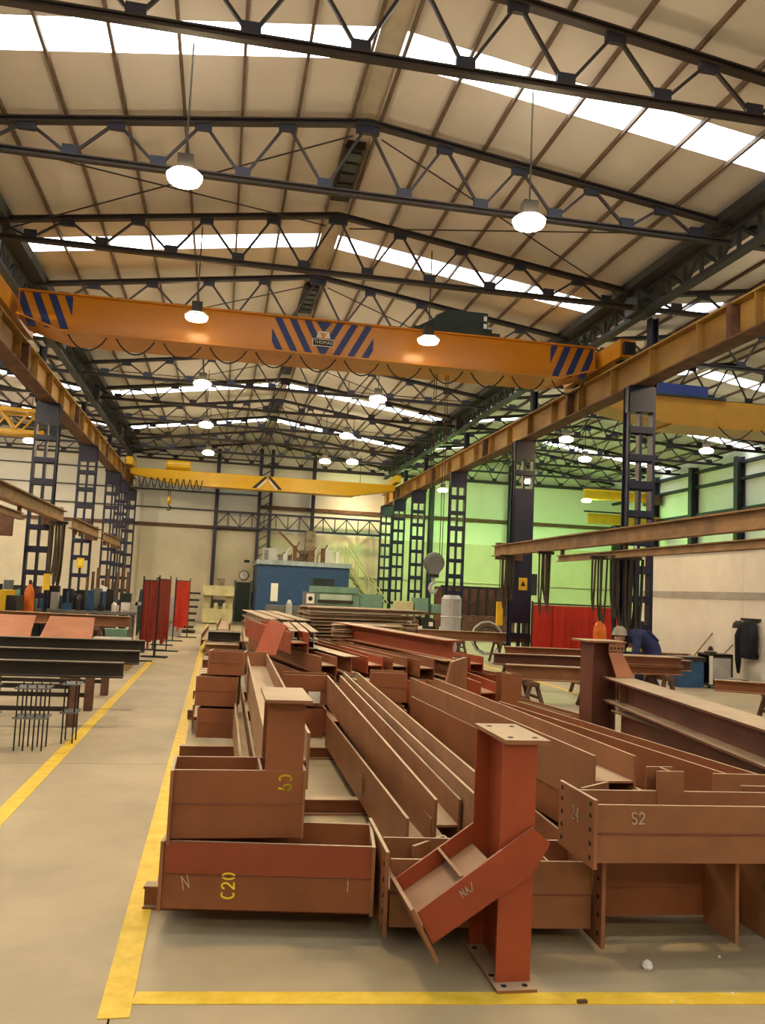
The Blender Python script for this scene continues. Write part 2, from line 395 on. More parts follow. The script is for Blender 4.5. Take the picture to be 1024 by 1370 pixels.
for y, lb, pn, ft in rows: RC.append(make_column(XR, y, lb, 'columns of the right row', pn, ft))
for i, (y, lb) in enumerate(((8.1, 'navy battened column on the left, out at the edge of the hall'), (20.1, 'nearest visible navy battened column on the left'), (26.1, 'navy battened column on the left with a yellow sign on it'), (32.1, 'navy battened column behind the left jib crane arm'), (35.0, 'second-last navy battened column of the left row'), (38.0, 'last navy battened column of the left row'))):
    if i: make_column(XL, y, lb, 'columns of the left row')
def paper(x0, x1, y, z0, z1, mt, par, name='sign'): return MB().box(x0, x1, y-.006, y, z0, z1).build(name, mt, par)
s = paper(7.12, 7.34, 19.962, 1.80, 2.10, M_yel, RC[1]); s['label'] = 'yellow warning sign'
MB().poly([(7.17, 19.955, 1.9), (7.29, 19.955, 1.9), (7.23, 19.955, 2.03)], (0, -.004, 0)).build('warning_triangle', M_black, s)
s = paper(7.1, 7.3, 25.975, .98, 1.1, M_white, RC[2]); s['label'] = 'small white notice'
# crane rail girders
for x, sd in ((XL, 'left'), (XR, 'right')):
    g = thing('crane_rail_girder', 'rusty yellow crane rail girder on top of the %s columns' % sd, 'girder', (x, 20, 5.48))
    MB().isec((x, 2, 5.755), (x, YB-.1, 5.755), .55, .30, .03, .02).build('web_and_flanges', M_rail, g)
    MB().box(x-.17, x+.17, 2, YB-.1, 5.475, 5.50).build('bottom_plate', M_rust, g)
    MB().box(x-.035, x+.035, 2, YB-.1, 6.03, 6.10).build('rail', M_iron, g)
    for i in range(24):
        y = 3+i*1.5
        for s in (-1, 1): MB().box(x+s*.012, x+s*.14, y-.01, y+.01, 5.51, 6.0).build('stiffener', M_rail, g)
    for i in range(6):
        y = 5.1+i*6
        for s in (-1, 1): MB().box(x+s*.01, x+s*.16, y-.06, y+.06, 5.5, 6.01).build('splice_plate', M_rust, g)
# ------------------------------------------------------------------ lamps
def make_lamp(x, y, label, lens, z=6.2, group='high bay lamps'):
    t = thing('high_bay_lamp', label, 'lamp', (x, y, z), group)
    MB().lathe((x, y, z), [(.20, .0), (.205, .012), (.17, .045), (.09, .072)], 20).build('reflector', M_refl2 if lens.name == 'lamp_lens_half' else M_refl, t, smooth=False)
    MB().box(x-.09, x+.09, y-.07, y+.07, z+.073, z+.25).build('gear_box', M_house, t)
    MB().lathe((x, y, z), [(.12, -.075), (.175, -.06), (.195, -.025), (.198, -.002)], 20).build('lens', lens, t)
    MB().tube([(x, y, z+.24), (x, y, roofz(x)-.02)], .012, 5).build('hanger', M_cable, t)
    return t
for i, y in enumerate((-6.5, 5.3, 9.7, 14.9, 20.0, 25.2, 30.6)):
    for x, sd in ((-.68, 'left'), (3.45, 'right')):
        lb = 'glowing high bay lamp hanging in front of the %s part of the orange crane' % sd if i == 3 else 'glowing high bay lamp in the %s line of the main hall, %s from the camera' % (sd, ORD[i])
        make_lamp(x, y, lb, L_dim if i == 3 else L_front if i == 0 else L_warm)
make_lamp(4.3, 29.6, 'small glowing lamp right beside the far right lamp of the main hall', L_warm, 6.1)
make_lamp(9.5, 23, 'lamp with a pale lens in the right bay, near the column row', L_cool, 6.2)
make_lamp(11.4, 26, 'pale glowing lamp in the right bay right of the nearest column', L_cool, 6.2)
make_lamp(13.9, 23, 'pale lamp hanging in the right bay farthest to the right', L_cool, 6.2)
make_lamp(11.3, 31.0, 'greenish glowing lamp close to the back wall of the right bay', L_green, 6.05)
make_lamp(9.0, 35.0, 'greenish lamp hidden behind the column row at the back wall', L_green, 6.0)
make_lamp(15.2, 34.4, 'greenish lamp at the far corner of the right bay', L_green, 5.9)
make_lamp(-6.4, 29.5, 'small bright lamp in the left bay under the lattice crane', L_warm, 6.0)
make_lamp(9.3, 11.4, 'added unseen lamp lighting the white partition in the right bay', L_warm, 6.2)  # added out of view to brighten the partition
make_lamp(9.1, 17.6, 'added lamp hidden behind the right bay crane to light the white partition', L_warm, 5.75)  # added unseen behind the crane girder, brightens the partition
make_lamp(5.8, 37.2, 'lamp hidden behind the far yellow crane, lighting the back wall', L_warm, 5.85)
make_lamp(-6.6, 14, 'lamp over the left bay workbenches', L_hot, 6.2)
make_lamp(-9.5, 33, 'lamp near the back wall of the left bay', L_hot, 6.2)
make_lamp(-8.5, 22, 'lamp over the far benches of the left bay', L_hot, 6.2)

# ------------------------------------------------------------------ bridge cranes
def clip(poly, axis, lim, keep_less):
    out = []
    for i in range(len(poly)):
        a, b = poly[i], poly[(i+1) % len(poly)]; ia = (a[axis] <= lim) if keep_less else (a[axis] >= lim); ib = (b[axis] <= lim) if keep_less else (b[axis] >= lim)
        if ia: out.append(a)
        if ia != ib:
            t = (lim-a[axis])/(b[axis]-a[axis]); out.append((a[0]+(b[0]-a[0])*t, a[1]+(b[1]-a[1])*t))
    return out
def stripes(par, y, z0, z1, xa, xb, slant, mt, wd, n, start, step):
    for i in range(n):
        x = start+i*step
        P = [(x, z1), (x+wd, z1), (x+wd+slant, z0), (x+slant, z0)]
        P = clip(clip(P, 0, xa, False), 0, xb, True)
        if len(P) >= 3: MB().poly([(p[0], y, p[1]) for p in P], (0, -.004, 0)).build('stripe', mt, par)
cr = thing('bridge_crane', 'big orange bridge crane with blue hazard stripes spanning the main hall', 'crane', (XM, 15.9, 5.85))
x0, x1, y0, y1, zb, zt = -3.75, 6.98, 15.5, 16.4, 5.90, 6.53
b = MB(); e = .75
b.add([(x, y, z) for y in (y0+.02, y1-.02) for x, z in ((x0, 6.13), (x0+e, zb), (x1-e, zb), (x1, 6.13), (x1, zt), (x0, zt))],
      [(0, 1, 2, 3, 4, 5), (11, 10, 9, 8, 7, 6), (0, 6, 7, 1), (1, 7, 8, 2), (2, 8, 9, 3), (3, 9, 10, 4), (4, 10, 11, 5), (5, 11, 6, 0)])
G = b.build('girder', M_orange, cr)
b = MB().box(x0+e, x1-e, y0-.07, y1+.07, zb-.03, zb)
b.hexa([(x0, y0-.07, 6.1), (x0+e, y0-.07, zb-.03), (x0+e, y1+.07, zb-.03), (x0, y1+.07, 6.1), (x0, y0-.07, 6.13), (x0+e, y0-.07, zb), (x0+e, y1+.07, zb), (x0, y1+.07, 6.13)])
b.hexa([(x1-e, y0-.07, zb-.03), (x1, y0-.07, 6.1), (x1, y1+.07, 6.1), (x1-e, y1+.07, zb-.03), (x1-e, y0-.07, zb), (x1, y0-.07, 6.13), (x1, y1+.07, 6.13), (x1-e, y1+.07, zb)])
b.build('bottom_flange', M_orange2, cr)
MB().box(x0, x1, y0-.05, y1+.05, zt, zt+.03).build('top_flange', M_orange2, cr)
for x in (XL, XR):
    ec = MB().box(x-.15, x+.15, 14.6, 17.3, 6.16, 6.5).build('end_carriage', M_orange2, cr)
    for yy in (14.9, 17.0): MB().lathe((x-.05, yy, 6.245), [(.14, 0), (.14, .1)], 14, (1, 0, 0)).build('wheel', M_iron, ec)
    MB().box(x-.11, x+.11, 14.5, 14.6, 6.2, 6.42).build('buffer', M_black, ec)
fz0, fz1 = zb+.02, zt-.005; yf = y0+.018
for i in range(4):
    pass
stripes(G, yf, fz0, fz1, -3.72, -2.84, .25, M_blue, .135, 4, -3.80, .27)
stripes(G, yf, fz0, fz1, 6.04, 6.92, -.25, M_blue, .135, 4, 3.2+3.80-.81-.135, .27)
stripes(G, yf, fz0, fz1, .66, 1.6, .32, M_blue, .13, 4, .42, .27)
stripes(G, yf, fz0, fz1, 1.6, 2.54, -.32, M_blue, .13, 4, 3.2-.42-.81-.13, .27)
MB().poly([(1.45, yf, fz1), (1.75, yf, fz1), (1.6, yf, fz1-.2)], (0, -.005, 0)).build('stripe', M_blue, G)
MB().poly([(1.51, yf, fz0+.11), (1.69, yf, fz0+.11), (1.6, yf, fz0)], (0, -.005, 0)).build('stripe', M_blue, G)
bd = MB().box(1.40, 1.80, yf-.014, yf-.006, 6.06, 6.20).build('maker_badge', M_wpaint, G)
MB().box(1.415, 1.785, yf-.018, yf-.014, 6.075, 6.185).build('badge_field', M_black, bd)
em = MB()
for sx in (-1, 1):
    em.poly([(1.6+sx*.13, yf-.006, 6.22), (1.6+sx*.03, yf-.006, 6.22), (1.6+sx*.03, yf-.006, 6.26), (1.6+sx*.10, yf-.006, 6.33)], (0, -.006, 0))
em.poly([(1.50, yf-.006, 6.34), (1.70, yf-.006, 6.34), (1.70, yf-.006, 6.315), (1.50, yf-.006, 6.315)], (0, -.006, 0))
em.build('badge_emblem', M_wpaint, G)
def text(s, p, size, mt, par, rot=(math.pi/2, 0, 0), name='lettering'):
    c = bpy.data.curves.new(name, 'FONT'); c.body = s; c.size = size; c.align_x = 'CENTER'; c.align_y = 'CENTER'; c.extrude = .0015; c.materials.append(mt)
    tmp = bpy.data.objects.new(name, c); COL.objects.link(tmp); bpy.context.view_layer.update()
    me = bpy.data.meshes.new_from_object(tmp.evaluated_get(bpy.context.evaluated_depsgraph_get())); bpy.data.objects.remove(tmp)
    o = bpy.data.objects.new(name, me); COL.objects.link(o); o.rotation_euler = rot
    o.parent = par; o.location = Vector(p)-(origin(par) if par else Vector()); return o
text('THOMAS', (1.6, yf-.021, 6.13), .082, M_wpaint, cr)
for i in range(12):                           # festoon cable loops under the girder
    xa = -2.9+i*.82; xb = xa+.66
    P = [(xa+(xb-xa)*t/8, y0+.12, zb-.035-.26*math.sin(math.pi*t/8)**.8) for t in range(9)]
    MB().tube(P, .014, 5).build('festoon_cable', M_black, cr)
h = MB(); hx0, hx1 = 3.4, 4.85
h.add([(x, y, z) for y in (15.62, 16.3) for x, z in ((3.75, 6.57), (4.78, 6.57), (4.78, 7.06), (4.0, 7.06), (3.75, 6.92))], [(0, 1, 2, 3, 4), (9, 8, 7, 6, 5)]+[(i, (i+1) % 5, (i+1) % 5+5, i+5) for i in range(5)])
HO = h.build('hoist', M_hoist, cr)
MB().box(3.3, 5.0, 15.5, 16.4, 6.56, 6.64).build('trolley_frame', M_hoist, HO)
MB().poly([(3.32, 15.7, 6.64), (3.76, 15.7, 6.64), (3.76, 15.7, 6.9)], (0, .5, 0)).build('side_guard', M_hoist, HO)
MB().lathe((4.8, 15.8, 6.75), [(.1, 0), (.1, .1)], 12, (1, 0, 0)).build('motor', M_hoist, HO)
MB().box(4.7, 4.76, 15.605, 15.62, 6.9, 6.99).build('label_plate', M_white, HO)
MB().box(4.7, 4.76, 15.605, 15.62, 6.75, 6.84).build('label_plate', M_white, HO)

def far_crane(name, label, Y, xa, xb, zb, zt, mt, dp=.5, logo=None):
    c = thing(name, label, 'crane', ((xa+xb)/2, Y, zb))
    e = (xb-xa)*.16
    MB().add([(x, y, z) for y in (Y, Y+dp) for x, z in ((xa, zb+.3), (xa+e, zb), (xb-e, zb), (xb, zb+.3), (xb, zt), (xa, zt))],
             [(0, 1, 2, 3, 4, 5), (11, 10, 9, 8, 7, 6), (0, 6, 7, 1), (1, 7, 8, 2), (2, 8, 9, 3), (3, 9, 10, 4), (4, 10, 11, 5), (5, 11, 6, 0)]).build('girder', mt, c)
    MB().box(xa+e, xb-e, Y-.06, Y+dp+.06, zb-.03, zb).build('bottom_flange', mt, c)
    for x in (xa, xb): MB().box(x-.12, x+.12, Y-.6, Y+dp+.6, 6.11, 6.4).build('end_carriage', mt, c)
    return c
fc = far_crane('bridge_crane', 'yellow bridge crane far down the main hall below the lamps', 35.0, -3.75, 6.95, 5.52, 6.06, M_cyel, .6)
for s in (-1, 1):
    MB().poly([(1.65, 34.99, 6.04), (1.65+s*.12, 34.99, 6.04), (1.65+s*.62, 34.99, 5.55), (1.65+s*.46, 34.99, 5.55)], (0, -.01, 0)).build('chevron', M_black, fc)
    MB().poly([(1.65+s*.02, 34.98, 5.9), (1.65+s*.08, 34.98, 5.9), (1.65+s*.42, 34.98, 5.55), (1.65+s*.34, 34.98, 5.55)], (0, -.01, 0)).build('chevron', M_wpaint, fc)
ho = MB().lathe((-2.4, 35.3, 6.28), [(.18, 0), (.22, .06), (.22, .9), (.18, .96)], 14, (1, 0, 0)).build('hoist', M_cyel, fc)
for i in range(10):
    xa = -3.4+i*.25; MB().tube([(xa+.22*t/6, 34.9, 5.7-.4*math.sin(math.pi*t/6)) for t in range(7)], .02, 5).build('festoon_cable', M_black, fc)
for dx in (-.04, .04): MB().tube([(-2.2+dx, 35.2, 5.5), (-2.2+dx, 35.2, 4.95)], .012, 5).build('hoist_rope', M_cable, fc)
hb = MB().lathe((-2.28, 35.2, 4.85), [(.1, 0), (.17, .04), (.17, .12), (.1, .16)], 12, (1, 0, 0)).build('hook_block', M_cyel, fc)
MB().tube([(-2.2, 35.2, 4.7)]+[(-2.2+.09*math.sin(a), 35.2, 4.55+.09*math.cos(a)) for a in (0, 1, 2, 3, 4)], .025, 6).build('hook', M_black, hb)
rc = far_crane('bridge_crane', 'yellow-orange bridge crane in the right bay behind the nearest column', 16.5, 7.45, 18.0, 5.42, 6.0, M_orange3, .8)
MB().box(8.6, 10.0, 16.5, 17.2, 6.02, 6.28).build('trolley', M_blue, rc)
MB().box(8.2, 10.4, 16.45, 17.25, 6.0, 6.05).build('trolley_rail', M_hoist, rc)
for i in range(7):
    xa = 10.2+i*1.0; MB().tube([(xa+.8*t/6, 16.42, 5.42-.25*math.sin(math.pi*t/6)) for t in range(7)], .014, 5).build('festoon_cable', M_black, rc)
# lattice crane in the left bay
lc = thing('lattice_crane', 'orange lattice girder crane in the left bay behind the column', 'crane', (-9, 26, 5.8))
for z, y in ((6.35, 26), (5.72, 26), (6.35, 26.7), (5.72, 26.7)):
    MB().bar((-14.9, y, z), (-5.25, y, z), .12, .1).build('chord', M_cyel, lc)
for i in range(12):
    x = -5.3-i*.8
    for y in (26, 26.7):
        MB().bar((x, y, 5.77), (x-.4, y, 6.3), .06, .06, (0, 1, 0)).build('brace', M_cyel, lc); MB().bar((x-.4, y, 6.3), (x-.8, y, 5.77), .06, .06, (0, 1, 0)).build('brace', M_cyel, lc)
for z in (5.72, 6.35): MB().box(-5.42, -5.3, 26, 26.7, z-.05, z+.05).build('end_tie', M_cyel, lc)
MB().box(-5.4, -5.15, 25.4, 27.3, 5.8, 6.2).build('end_carriage', M_hoist, lc)
for i in range(2):
    w = thing('wall_crane', ['upper', 'lower'][i]+' yellow wall crane beam in the far corner of the right bay', 'crane', (16, 30, 5))
    z = [6.15, 5.08][i]; y = [34.2, 33.8][i]
    MB().isec((15.0, y, z), (18.2, y, z), .42, .25, .04, .03).build('beam', M_yel, w)
    MB().box(15.0, 18.25, y+.3, y+.4, z+.3, z+.36).build('walkway_rail', M_iron, w)
    MB().box(17.9, 18.29, y-.4, y+.4, z-.3, z+.1).build('bracket', M_rust, w)
# hook block hanging from the main hoist
hk = thing('crane_hook_block', 'heavy grey hook block hanging on four ropes from the orange crane', 'hook', (4.0, 16, 1.62))
MB().lathe((4.0, 15.92, 2.2), [(.14, 0), (.19, .02), (.205, .06), (.205, .11), (.19, .15), (.14, .17)], 20, (0, 1, 0)).build('sheave_cover', M_grey, hk)
MB().poly([(3.81, 15.91, 2.2), (4.19, 15.91, 2.2), (4.08, 15.91, 1.98), (3.92, 15.91, 1.98)], (0, .18, 0)).build('cheek_plate', M_grey, hk)
MB().box(3.91, 4.09, 15.94, 16.06, 1.92, 2.0).build('crosshead', M_iron, hk)
MB().tube([(4.0, 16, 1.94), (4.0, 16, 1.83), (3.95, 16, 1.78), (3.93, 16, 1.71), (3.97, 16, 1.64), (4.04, 16, 1.64), (4.08, 16, 1.70)], [.03, .03, .034, .04, .04, .034, .018], 8).build('hook', M_lgrey, hk)
for dx in (-.15, -.10, .10, .15): MB().tube([(4.0+dx, 16, 2.25), (4.0+dx*.9, 16, 5.87)], .008, 5).build('rope', M_cable, hk)
# ------------------------------------------------------------------ steel in the foreground
M_band = mat('upper_band_red', (.25, .055, .022), .5, var=.15)
X_, Y_, Z_ = (1, 0, 0), (0, 1, 0), (0, 0, 1)
def beam(label, A, B, depth, fw, upv, mt=None, group=None, tf=.016, tw=.012, par=None, name='steel_beam'):
    o = MB().isec(A, B, depth, fw, tf, tw, upv).build(name, mt or M_ox, par)
    if par is None: tag(o, label, 'beam', group)
    return o
def plate(P, off, par, mt=None, name='end_plate'): return MB().poly(P, off).build(name, mt or M_ox2, par)
def holes(par, pts, nrm, r=.011):
    nrm = Vector(nrm).normalized()
    for p in pts: MB().lathe(Vector(p)+nrm*.0005, [(r, -.002), (r, .0015)], 8, nrm).build('bolt_hole', M_hole, par)

# upright column stub with a raking haunch, standing in front of the stack
cs = thing('column_stub', 'upright red primed column stub with a raking bracket, standing alone in front of the stack', 'column', (1.29, 3.75, 0))
POST = MB().isec((1.295, 3.755, .016), (1.30, 3.755, .985), .40, .15, .016, .011, Y_).build('column_section', M_oxr, cs)
MB().box(1.205, 1.375, 3.48, 4.02, 0, .016).build('base_plate', M_ox2, cs)
MB().box(1.225, 1.425, 3.53, 3.985, .985, 1.003).build('cap_plate', M_ox2, cs)
holes(cs, [(1.245, 3.52, .016), (1.335, 3.52, .016), (1.225, 3.62, .016), (1.235, 3.9, .016)], Z_, .013)
holes(cs, [(1.27, 3.6, 1.003), (1.38, 3.6, 1.003), (1.27, 3.9, 1.003), (1.38, 3.9, 1.003)], Z_, .013)
ax0, ax1 = Vector((.86, 0, .235)), Vector((1.42, 0, .60)); 
HP = [(.87, .31), (1.355, .645), (1.435, .58), (1.365, .455), (1.235, .375), (.94, .185)]
HF = MB().poly([(x, 3.545, z) for x, z in HP], (0, -.014, 0)).build('haunch_front_flange', M_oxr, cs)
MB().poly([(x, 3.955, z) for x, z in [(.85, .30), (1.23, .56), (1.23, .40), (.93, .18)]], (0, -.014, 0)).build('haunch_back_flange', M_oxr, cs)
MB().poly([(.885, 3.545, .245), (1.22, 3.545, .465), (1.22, 3.94, .465), (.885, 3.94, .245)], (.006, 0, -.011)).build('haunch_web', M_ox2, cs)
MB().poly([(1.10, 3.545, .385), (1.05, 3.545, .445), (1.05, 3.94, .445), (1.10, 3.94, .385)], (.010, 0, .007)).build('stiffener', M_ox2, cs)
EP = MB().poly([(.85, 3.505, .335), (.965, 3.505, .125), (.965, 4.0, .125), (.85, 4.0, .335)], (-.013, 0, -.007)).build('end_plate', M_ox2, cs)
mark('NA/', (1.06, 3.531, .365), (.82, 0, .56), (-.56, 0, .82), .032, .004, M_chalk, cs, (0, -1, 0), 'chalk_mark')

# front cross piece marked C20, right partner, bearers
def cross(label, xa, ya, xb, yb, z0, z1, dep, mt=None, group=None, seam=True, lp=.0, rp=.0, lpz=(.0, .0), rpz=(.0, .0), cat='beam'):
    """I section lying along X with its web level: front flange face at (xa,ya)-(xb,yb)"""
    d = Vector((xb-xa, yb-ya, 0)).normalized(); n = Vector((-d.y, d.x, 0)); zc = (z0+z1)/2
    A = Vector((xa, ya, zc))+n*dep/2; B = Vector((xb, yb, zc))+n*dep/2
    o = beam(label, A, B, dep, z1-z0, n, mt, group)
    if seam: MB().bar(Vector((xa, ya, zc+.0))-n*.002, Vector((xb, yb, zc))-n*.002, .006, .006).build('weld_seam', M_weld, o)
    for P, ext, zz, s in ((Vector((xa, ya, 0)), lp, lpz, -1), (Vector((xb, yb, 0)), rp, rpz, 1)):
        if ext:
            a = P-n*ext*.25; b = P+n*(dep+ext)
            plate([a+Z3(z0-zz[0]), b+Z3(z0-zz[0]), b+Z3(z1+zz[1]), a+Z3(z1+zz[1])], d*s*.016, o)
    return o, d, n
def Z3(z): return Vector((0, 0, z))
c20, d, n = cross('lower front cross beam painted C20 in yellow, lying on a bearer', -.175, 4.19, .775, 4.065, .115, .415, .40, M_ox, None, True, .05, .03, (.01, .0), (.01, .0))
MB().poly([Vector((-.17, 4.187, .272)), Vector((.77, 4.063, .272)), Vector((.77, 4.063, .413)), Vector((-.17, 4.187, .413))], -n*.0015).build('redder_band', M_band, c20)  # redder band over the upper half of the front flange
f = lambda t, z, o=0: Vector((-.175+.95*t, 4.19-.125*t, z))-n*o
mark('C20', f(.345, .165), (0, 0, 1), (-1, .13, 0), .058, .008, M_spray, c20, -n)
mark('N', f(.1, .2), (.9, -.1, .25), (-.25, 0, 1), .06, .004, M_chalk, c20, -n, 'chalk_mark')
mark('1', f(.87, .21), (1, -.13, 0), (0, 0, 1), .06, .004, M_chalk, c20, -n, 'chalk_mark')
plate([(.815, 3.93, .055), (.835, 4.52, .055), (.835, 4.52, .43), (.815, 3.93, .43)], (.016, 0, 0), c20)
holes(c20, [(.815, 3.97, z) for z in (.09, .16, .23, .3, .37)], (-1, .03, 0))
b2, _, n2 = cross('short cross beam behind the upright stub, ending in a tall bolted plate', .85, 3.98, 1.795, 3.90, .085, .385, .36, M_ox2, None)
pl = plate([(1.80, 3.80, .035), (1.82, 4.28, .035), (1.82, 4.28, .43), (1.80, 3.80, .43)], (.018, 0, 0), b2)
holes(b2, [(1.80, 3.84, z) for z in (.09, .17, .25, .33)], (-1, .04, 0))
plate([(1.0, 4.22, .375), (1.2, 4.40, .375), (1.2, 4.40, .24), (1.0, 4.22, .24)], (.01, -.012, 0), b2, name='stiffener')
plate([(1.2, 4.40, .375), (1.215, 4.14, .375), (1.215, 4.14, .24), (1.2, 4.40, .24)], (.012, 0, 0), b2, name='stiffener')
plate([(1.6, 3.92, .37), (1.61, 4.25, .37), (1.61, 4.25, .25), (1.6, 3.92, .25)], (.01, 0, 0), b2, name='stiffener')
def bearer(label, A, B, w, h, group='bearers under the steel'):
    o = MB().isec(A, B, h, w, .012, .01).build('bearer', M_ox); return tag(o, label, 'beam', group)
bearer('small steel bearer on the floor under the C20 beam, poking out beside the yellow line', (-.27, 4.54, .055), (1.75, 4.27, .055), .08, .11)
bearer('second steel bearer on the floor, seen in the gap behind the C20 beam', (.45, 6.3, .055), (2.6, 6.25, .055), .1, .11)
bearer('floor bearer across the gap between the C20 beam and the long girders', (.5, 5.25, .055), (1.4, 5.22, .055), .1, .11)
bearer('floor bearer sticking out by the yellow line behind the C9 beam', (-.27, 8.3, .055), (1.2, 8.3, .055), .1, .11)
bearer('dark bearer by the yellow line farther along the stack', (-.28, 10.6, .055), (1.0, 10.6, .055), .1, .11)
bearer('small bearer end beside the yellow line, half way down the aisle', (-.27, 12.4, .06), (1.0, 12.4, .06), .1, .12)

# C9 with its upright stub
c9 = thing('cross_beam_assembly', 'upper front cross beam painted C9 in yellow, with a capped stub standing in it', 'beam', (.15, 4.36, .415))
MB().isec((-.155, 4.36, .578), (.45, 4.36, .578), .33, .31, .016, .012, Y_).build('cross_beam', M_ox, c9)
MB().box(-.155, .45, 4.19, 4.196, .575, .580).build('weld_seam', M_weld, c9)
plate([(-.155, 4.17, .40), (-.155, 4.56, .40), (-.155, 4.56, .735), (-.155, 4.17, .735)], (-.014, 0, 0), c9)
plate([(.45, 4.19, .42), (.45, 4.53, .42), (.45, 4.53, .735), (.45, 4.19, .735)], (.012, 0, 0), c9)
plate([(.255, 4.21, .585), (.255, 4.51, .585), (.255, 4.51, .73), (.255, 4.21, .73)], (-.012, 0, 0), c9, name='stiffener')
MB().isec((.355, 4.365, .584), (.355, 4.365, 1.06), .33, .18, .014, .01, Y_).build('upright_stub', M_ox, c9)
MB().box(.245, .465, 4.10, 4.62, 1.06, 1.075).build('cap_plate', M_ox2, c9)
mark('C9', (.335, 4.195, .715), (0, 0, -1), (1, 0, 0), .058, .008, M_spray, c9, (0, -1, 0))

# long girders running away from the camera: near end, far end
g1 = beam('long trough girder running away from behind the capped C9 stub, web up and dusty', (.41, 4.75, .67), (.475, 10.2, .67), .25, .30, X_, M_oxd)
plate([(.36, 10.2, .52), (.6, 10.2, .52), (.6, 10.2, .84), (.36, 10.2, .84)], (0, .014, 0), g1)
g2 = beam('dusty girder lying low left of the long trough girder', (.255, 4.7, .30), (.27, 10.6, .34), .11, .28, X_, M_oxd)
g3 = beam('lowest long girder on the left side of the middle aisle in the steel', (1.135, 4.62, .255), (1.165, 8.4, .255), .15, .29, X_, M_ox2)
g4 = beam('upper long girder whose open end stops behind the raking bracket, left flange', (1.275, 4.58, .37), (1.19, 8.75, .60), .15, .28, X_, M_ox2)
g5 = beam('long trough girder next to it with a dusty web lit pale', (1.44, 4.4, .44), (1.40, 9.0, .61), .16, .28, X_, M_oxd)
plate([(1.02+.03, 6.0, .2), (1.05, 6.12, .2), (1.05, 6.12, .32), (1.05, 6.0, .32)], (-.003, 0, 0), g3, M_oxd, 'scraped_patch')
g6 = beam('long girder with an open trough ending above the S2 beam', (2.24, 4.6, .60), (2.10, 8.7, .60), .26, .29, X_, M_ox2, tf=.014)
g7 = beam('girder beside the upright stub carrying chalk figures on its flange', (2.27, 4.4, .41), (2.04, 8.4, .43), .24, .32, X_, M_ox)
mark('A', (2.145, 4.75, .45), (.05, -1, 0), (0, 0, 1), .07, .005, M_chalk, g7, (-1, 0, 0), 'chalk_mark')
g8 = beam('tall girder forming the right edge of the long stack', (3.33, 3.9, .42), (2.86, 8.2, .42), .22, .34, X_, M_ox)
g9 = beam('low girder under the chalked girder, right of the upright stub', (2.15, 4.55, .16), (2.3, 8.6, .16), .3, .24, X_, M_ox)
g10 = beam('low girder under the tall right girder', (3.15, 4.3, .16), (2.95, 8.4, .16), .3, .26, X_, M_ox)

# S2 layer
s2, _, n3 = cross('upper right cross beam with S2 chalked on its face', 1.69, 3.665, 3.0, 3.60, .455, .705, .30, M_ox2, None)
MB().bar((1.69, 3.662, .58), (3.0, 3.597, .58), .005, .007).build('weld_seam', M_weld, s2)
pp = plate([(1.672, 3.62, .44), (1.672, 4.02, .44), (1.672, 4.02, .735), (1.672, 3.62, .735)], (.017, 0, 0), s2)
holes(s2, [(1.672, y, z) for y in (3.66, 3.98) for z in (.48, .54, .60, .66, .71)], (-1, 0, 0))
mark('S2', (1.86, 3.652, .625), (1, -.05, 0), (0, 0, 1), .05, .005, M_chalk, s2, (0, -1, 0), 'chalk_mark')
mark('24', (1.6715, 3.86, .60), (0, -1, 0), (0, 0, 1), .06, .004, M_chalk, s2, (-1, 0, 0), 'chalk_mark')
plate([(1.78, 4.02, .70), (1.98, 4.16, .70), (1.98, 4.16, .60), (1.78, 4.02, .60)], (.01, -.012, 0), s2, name='stiffener')
plate([(2.02, 3.95, .705), (2.25, 3.93, .705), (2.25, 3.93, .59), (2.02, 3.95, .59)], (.0, .012, 0), s2, name='stiffener')
st = tag(MB().isec((2.2, 3.98, .42), (2.2, 3.98, .80), .12, .14, .012, .01, Y_).build('steel_stub', M_ox2), 'short upright stub behind the S2 beam', 'beam')
s3, _, _ = cross('cross beam behind the S2 beam at the right edge of the photo', 2.62, 3.98, 3.3, 3.93, .47, .72, .3, M_ox2, None, False)
s4, _, _ = cross('lowest right cross beam in deep shade under the S2 beam', 1.86, 4.02, 3.2, 3.95, .10, .36, .34, M_ox, None)
for i, x in enumerate((2.42, 2.6)):
    tag(MB().box(x, x+.018, 3.72, 3.98, .07, .452).build('upright_plate', M_ox2), ['upright plate standing under the S2 beam', 'outer upright plate under the S2 beam at the photo edge'][i], 'plate')

# second row of cross pieces, farther back
rows2 = [('bottom', -.12, .2, .13, .405), ('middle', -.15, .22, .43, .71), ('top', -.05, .27, .73, .955)]
for nm, xa, xb, z0, z1 in rows2:
    o, d, nn = cross('%s cross piece in the stack of three beside the yellow line' % nm, xa, 8.6, xb, 8.56, z0, z1, .26, M_ox, 'three cross pieces stacked by the yellow line', True, .03, .03)
o, d, nn = cross('cross piece with a white paper label across the far end of the long girders', .68, 8.75, 1.13, 8.72, .44, .735, .3, M_ox, None)
MB().box(.94, 1.06, 8.716, 8.722, .46, .575).build('paper_label', M_white, o)
cross('low cross piece below the one with the paper label', .70, 8.75, 1.1, 8.72, .12, .40, .3, M_ox, None)
cross('upper cross piece closing the far end of the right trough girders', 1.60, 8.86, 1.97, 8.82, .475, .77, .3, M_ox, None)
cross('lower cross piece under the one at the far end of the right trough girders', 1.62, 8.86, 1.95, 8.82, .12, .44, .3, M_ox, None)
hn = tag(MB().poly([(2.25, 8.95, 0), (2.75, 9.28, 0), (2.7, 9.25, .93), (2.5, 9.12, .88)], (.02, -.02, 0)).build('haunch_plate', M_ox2), 'triangular haunch plate behind the far end of the right trough girder', 'plate')
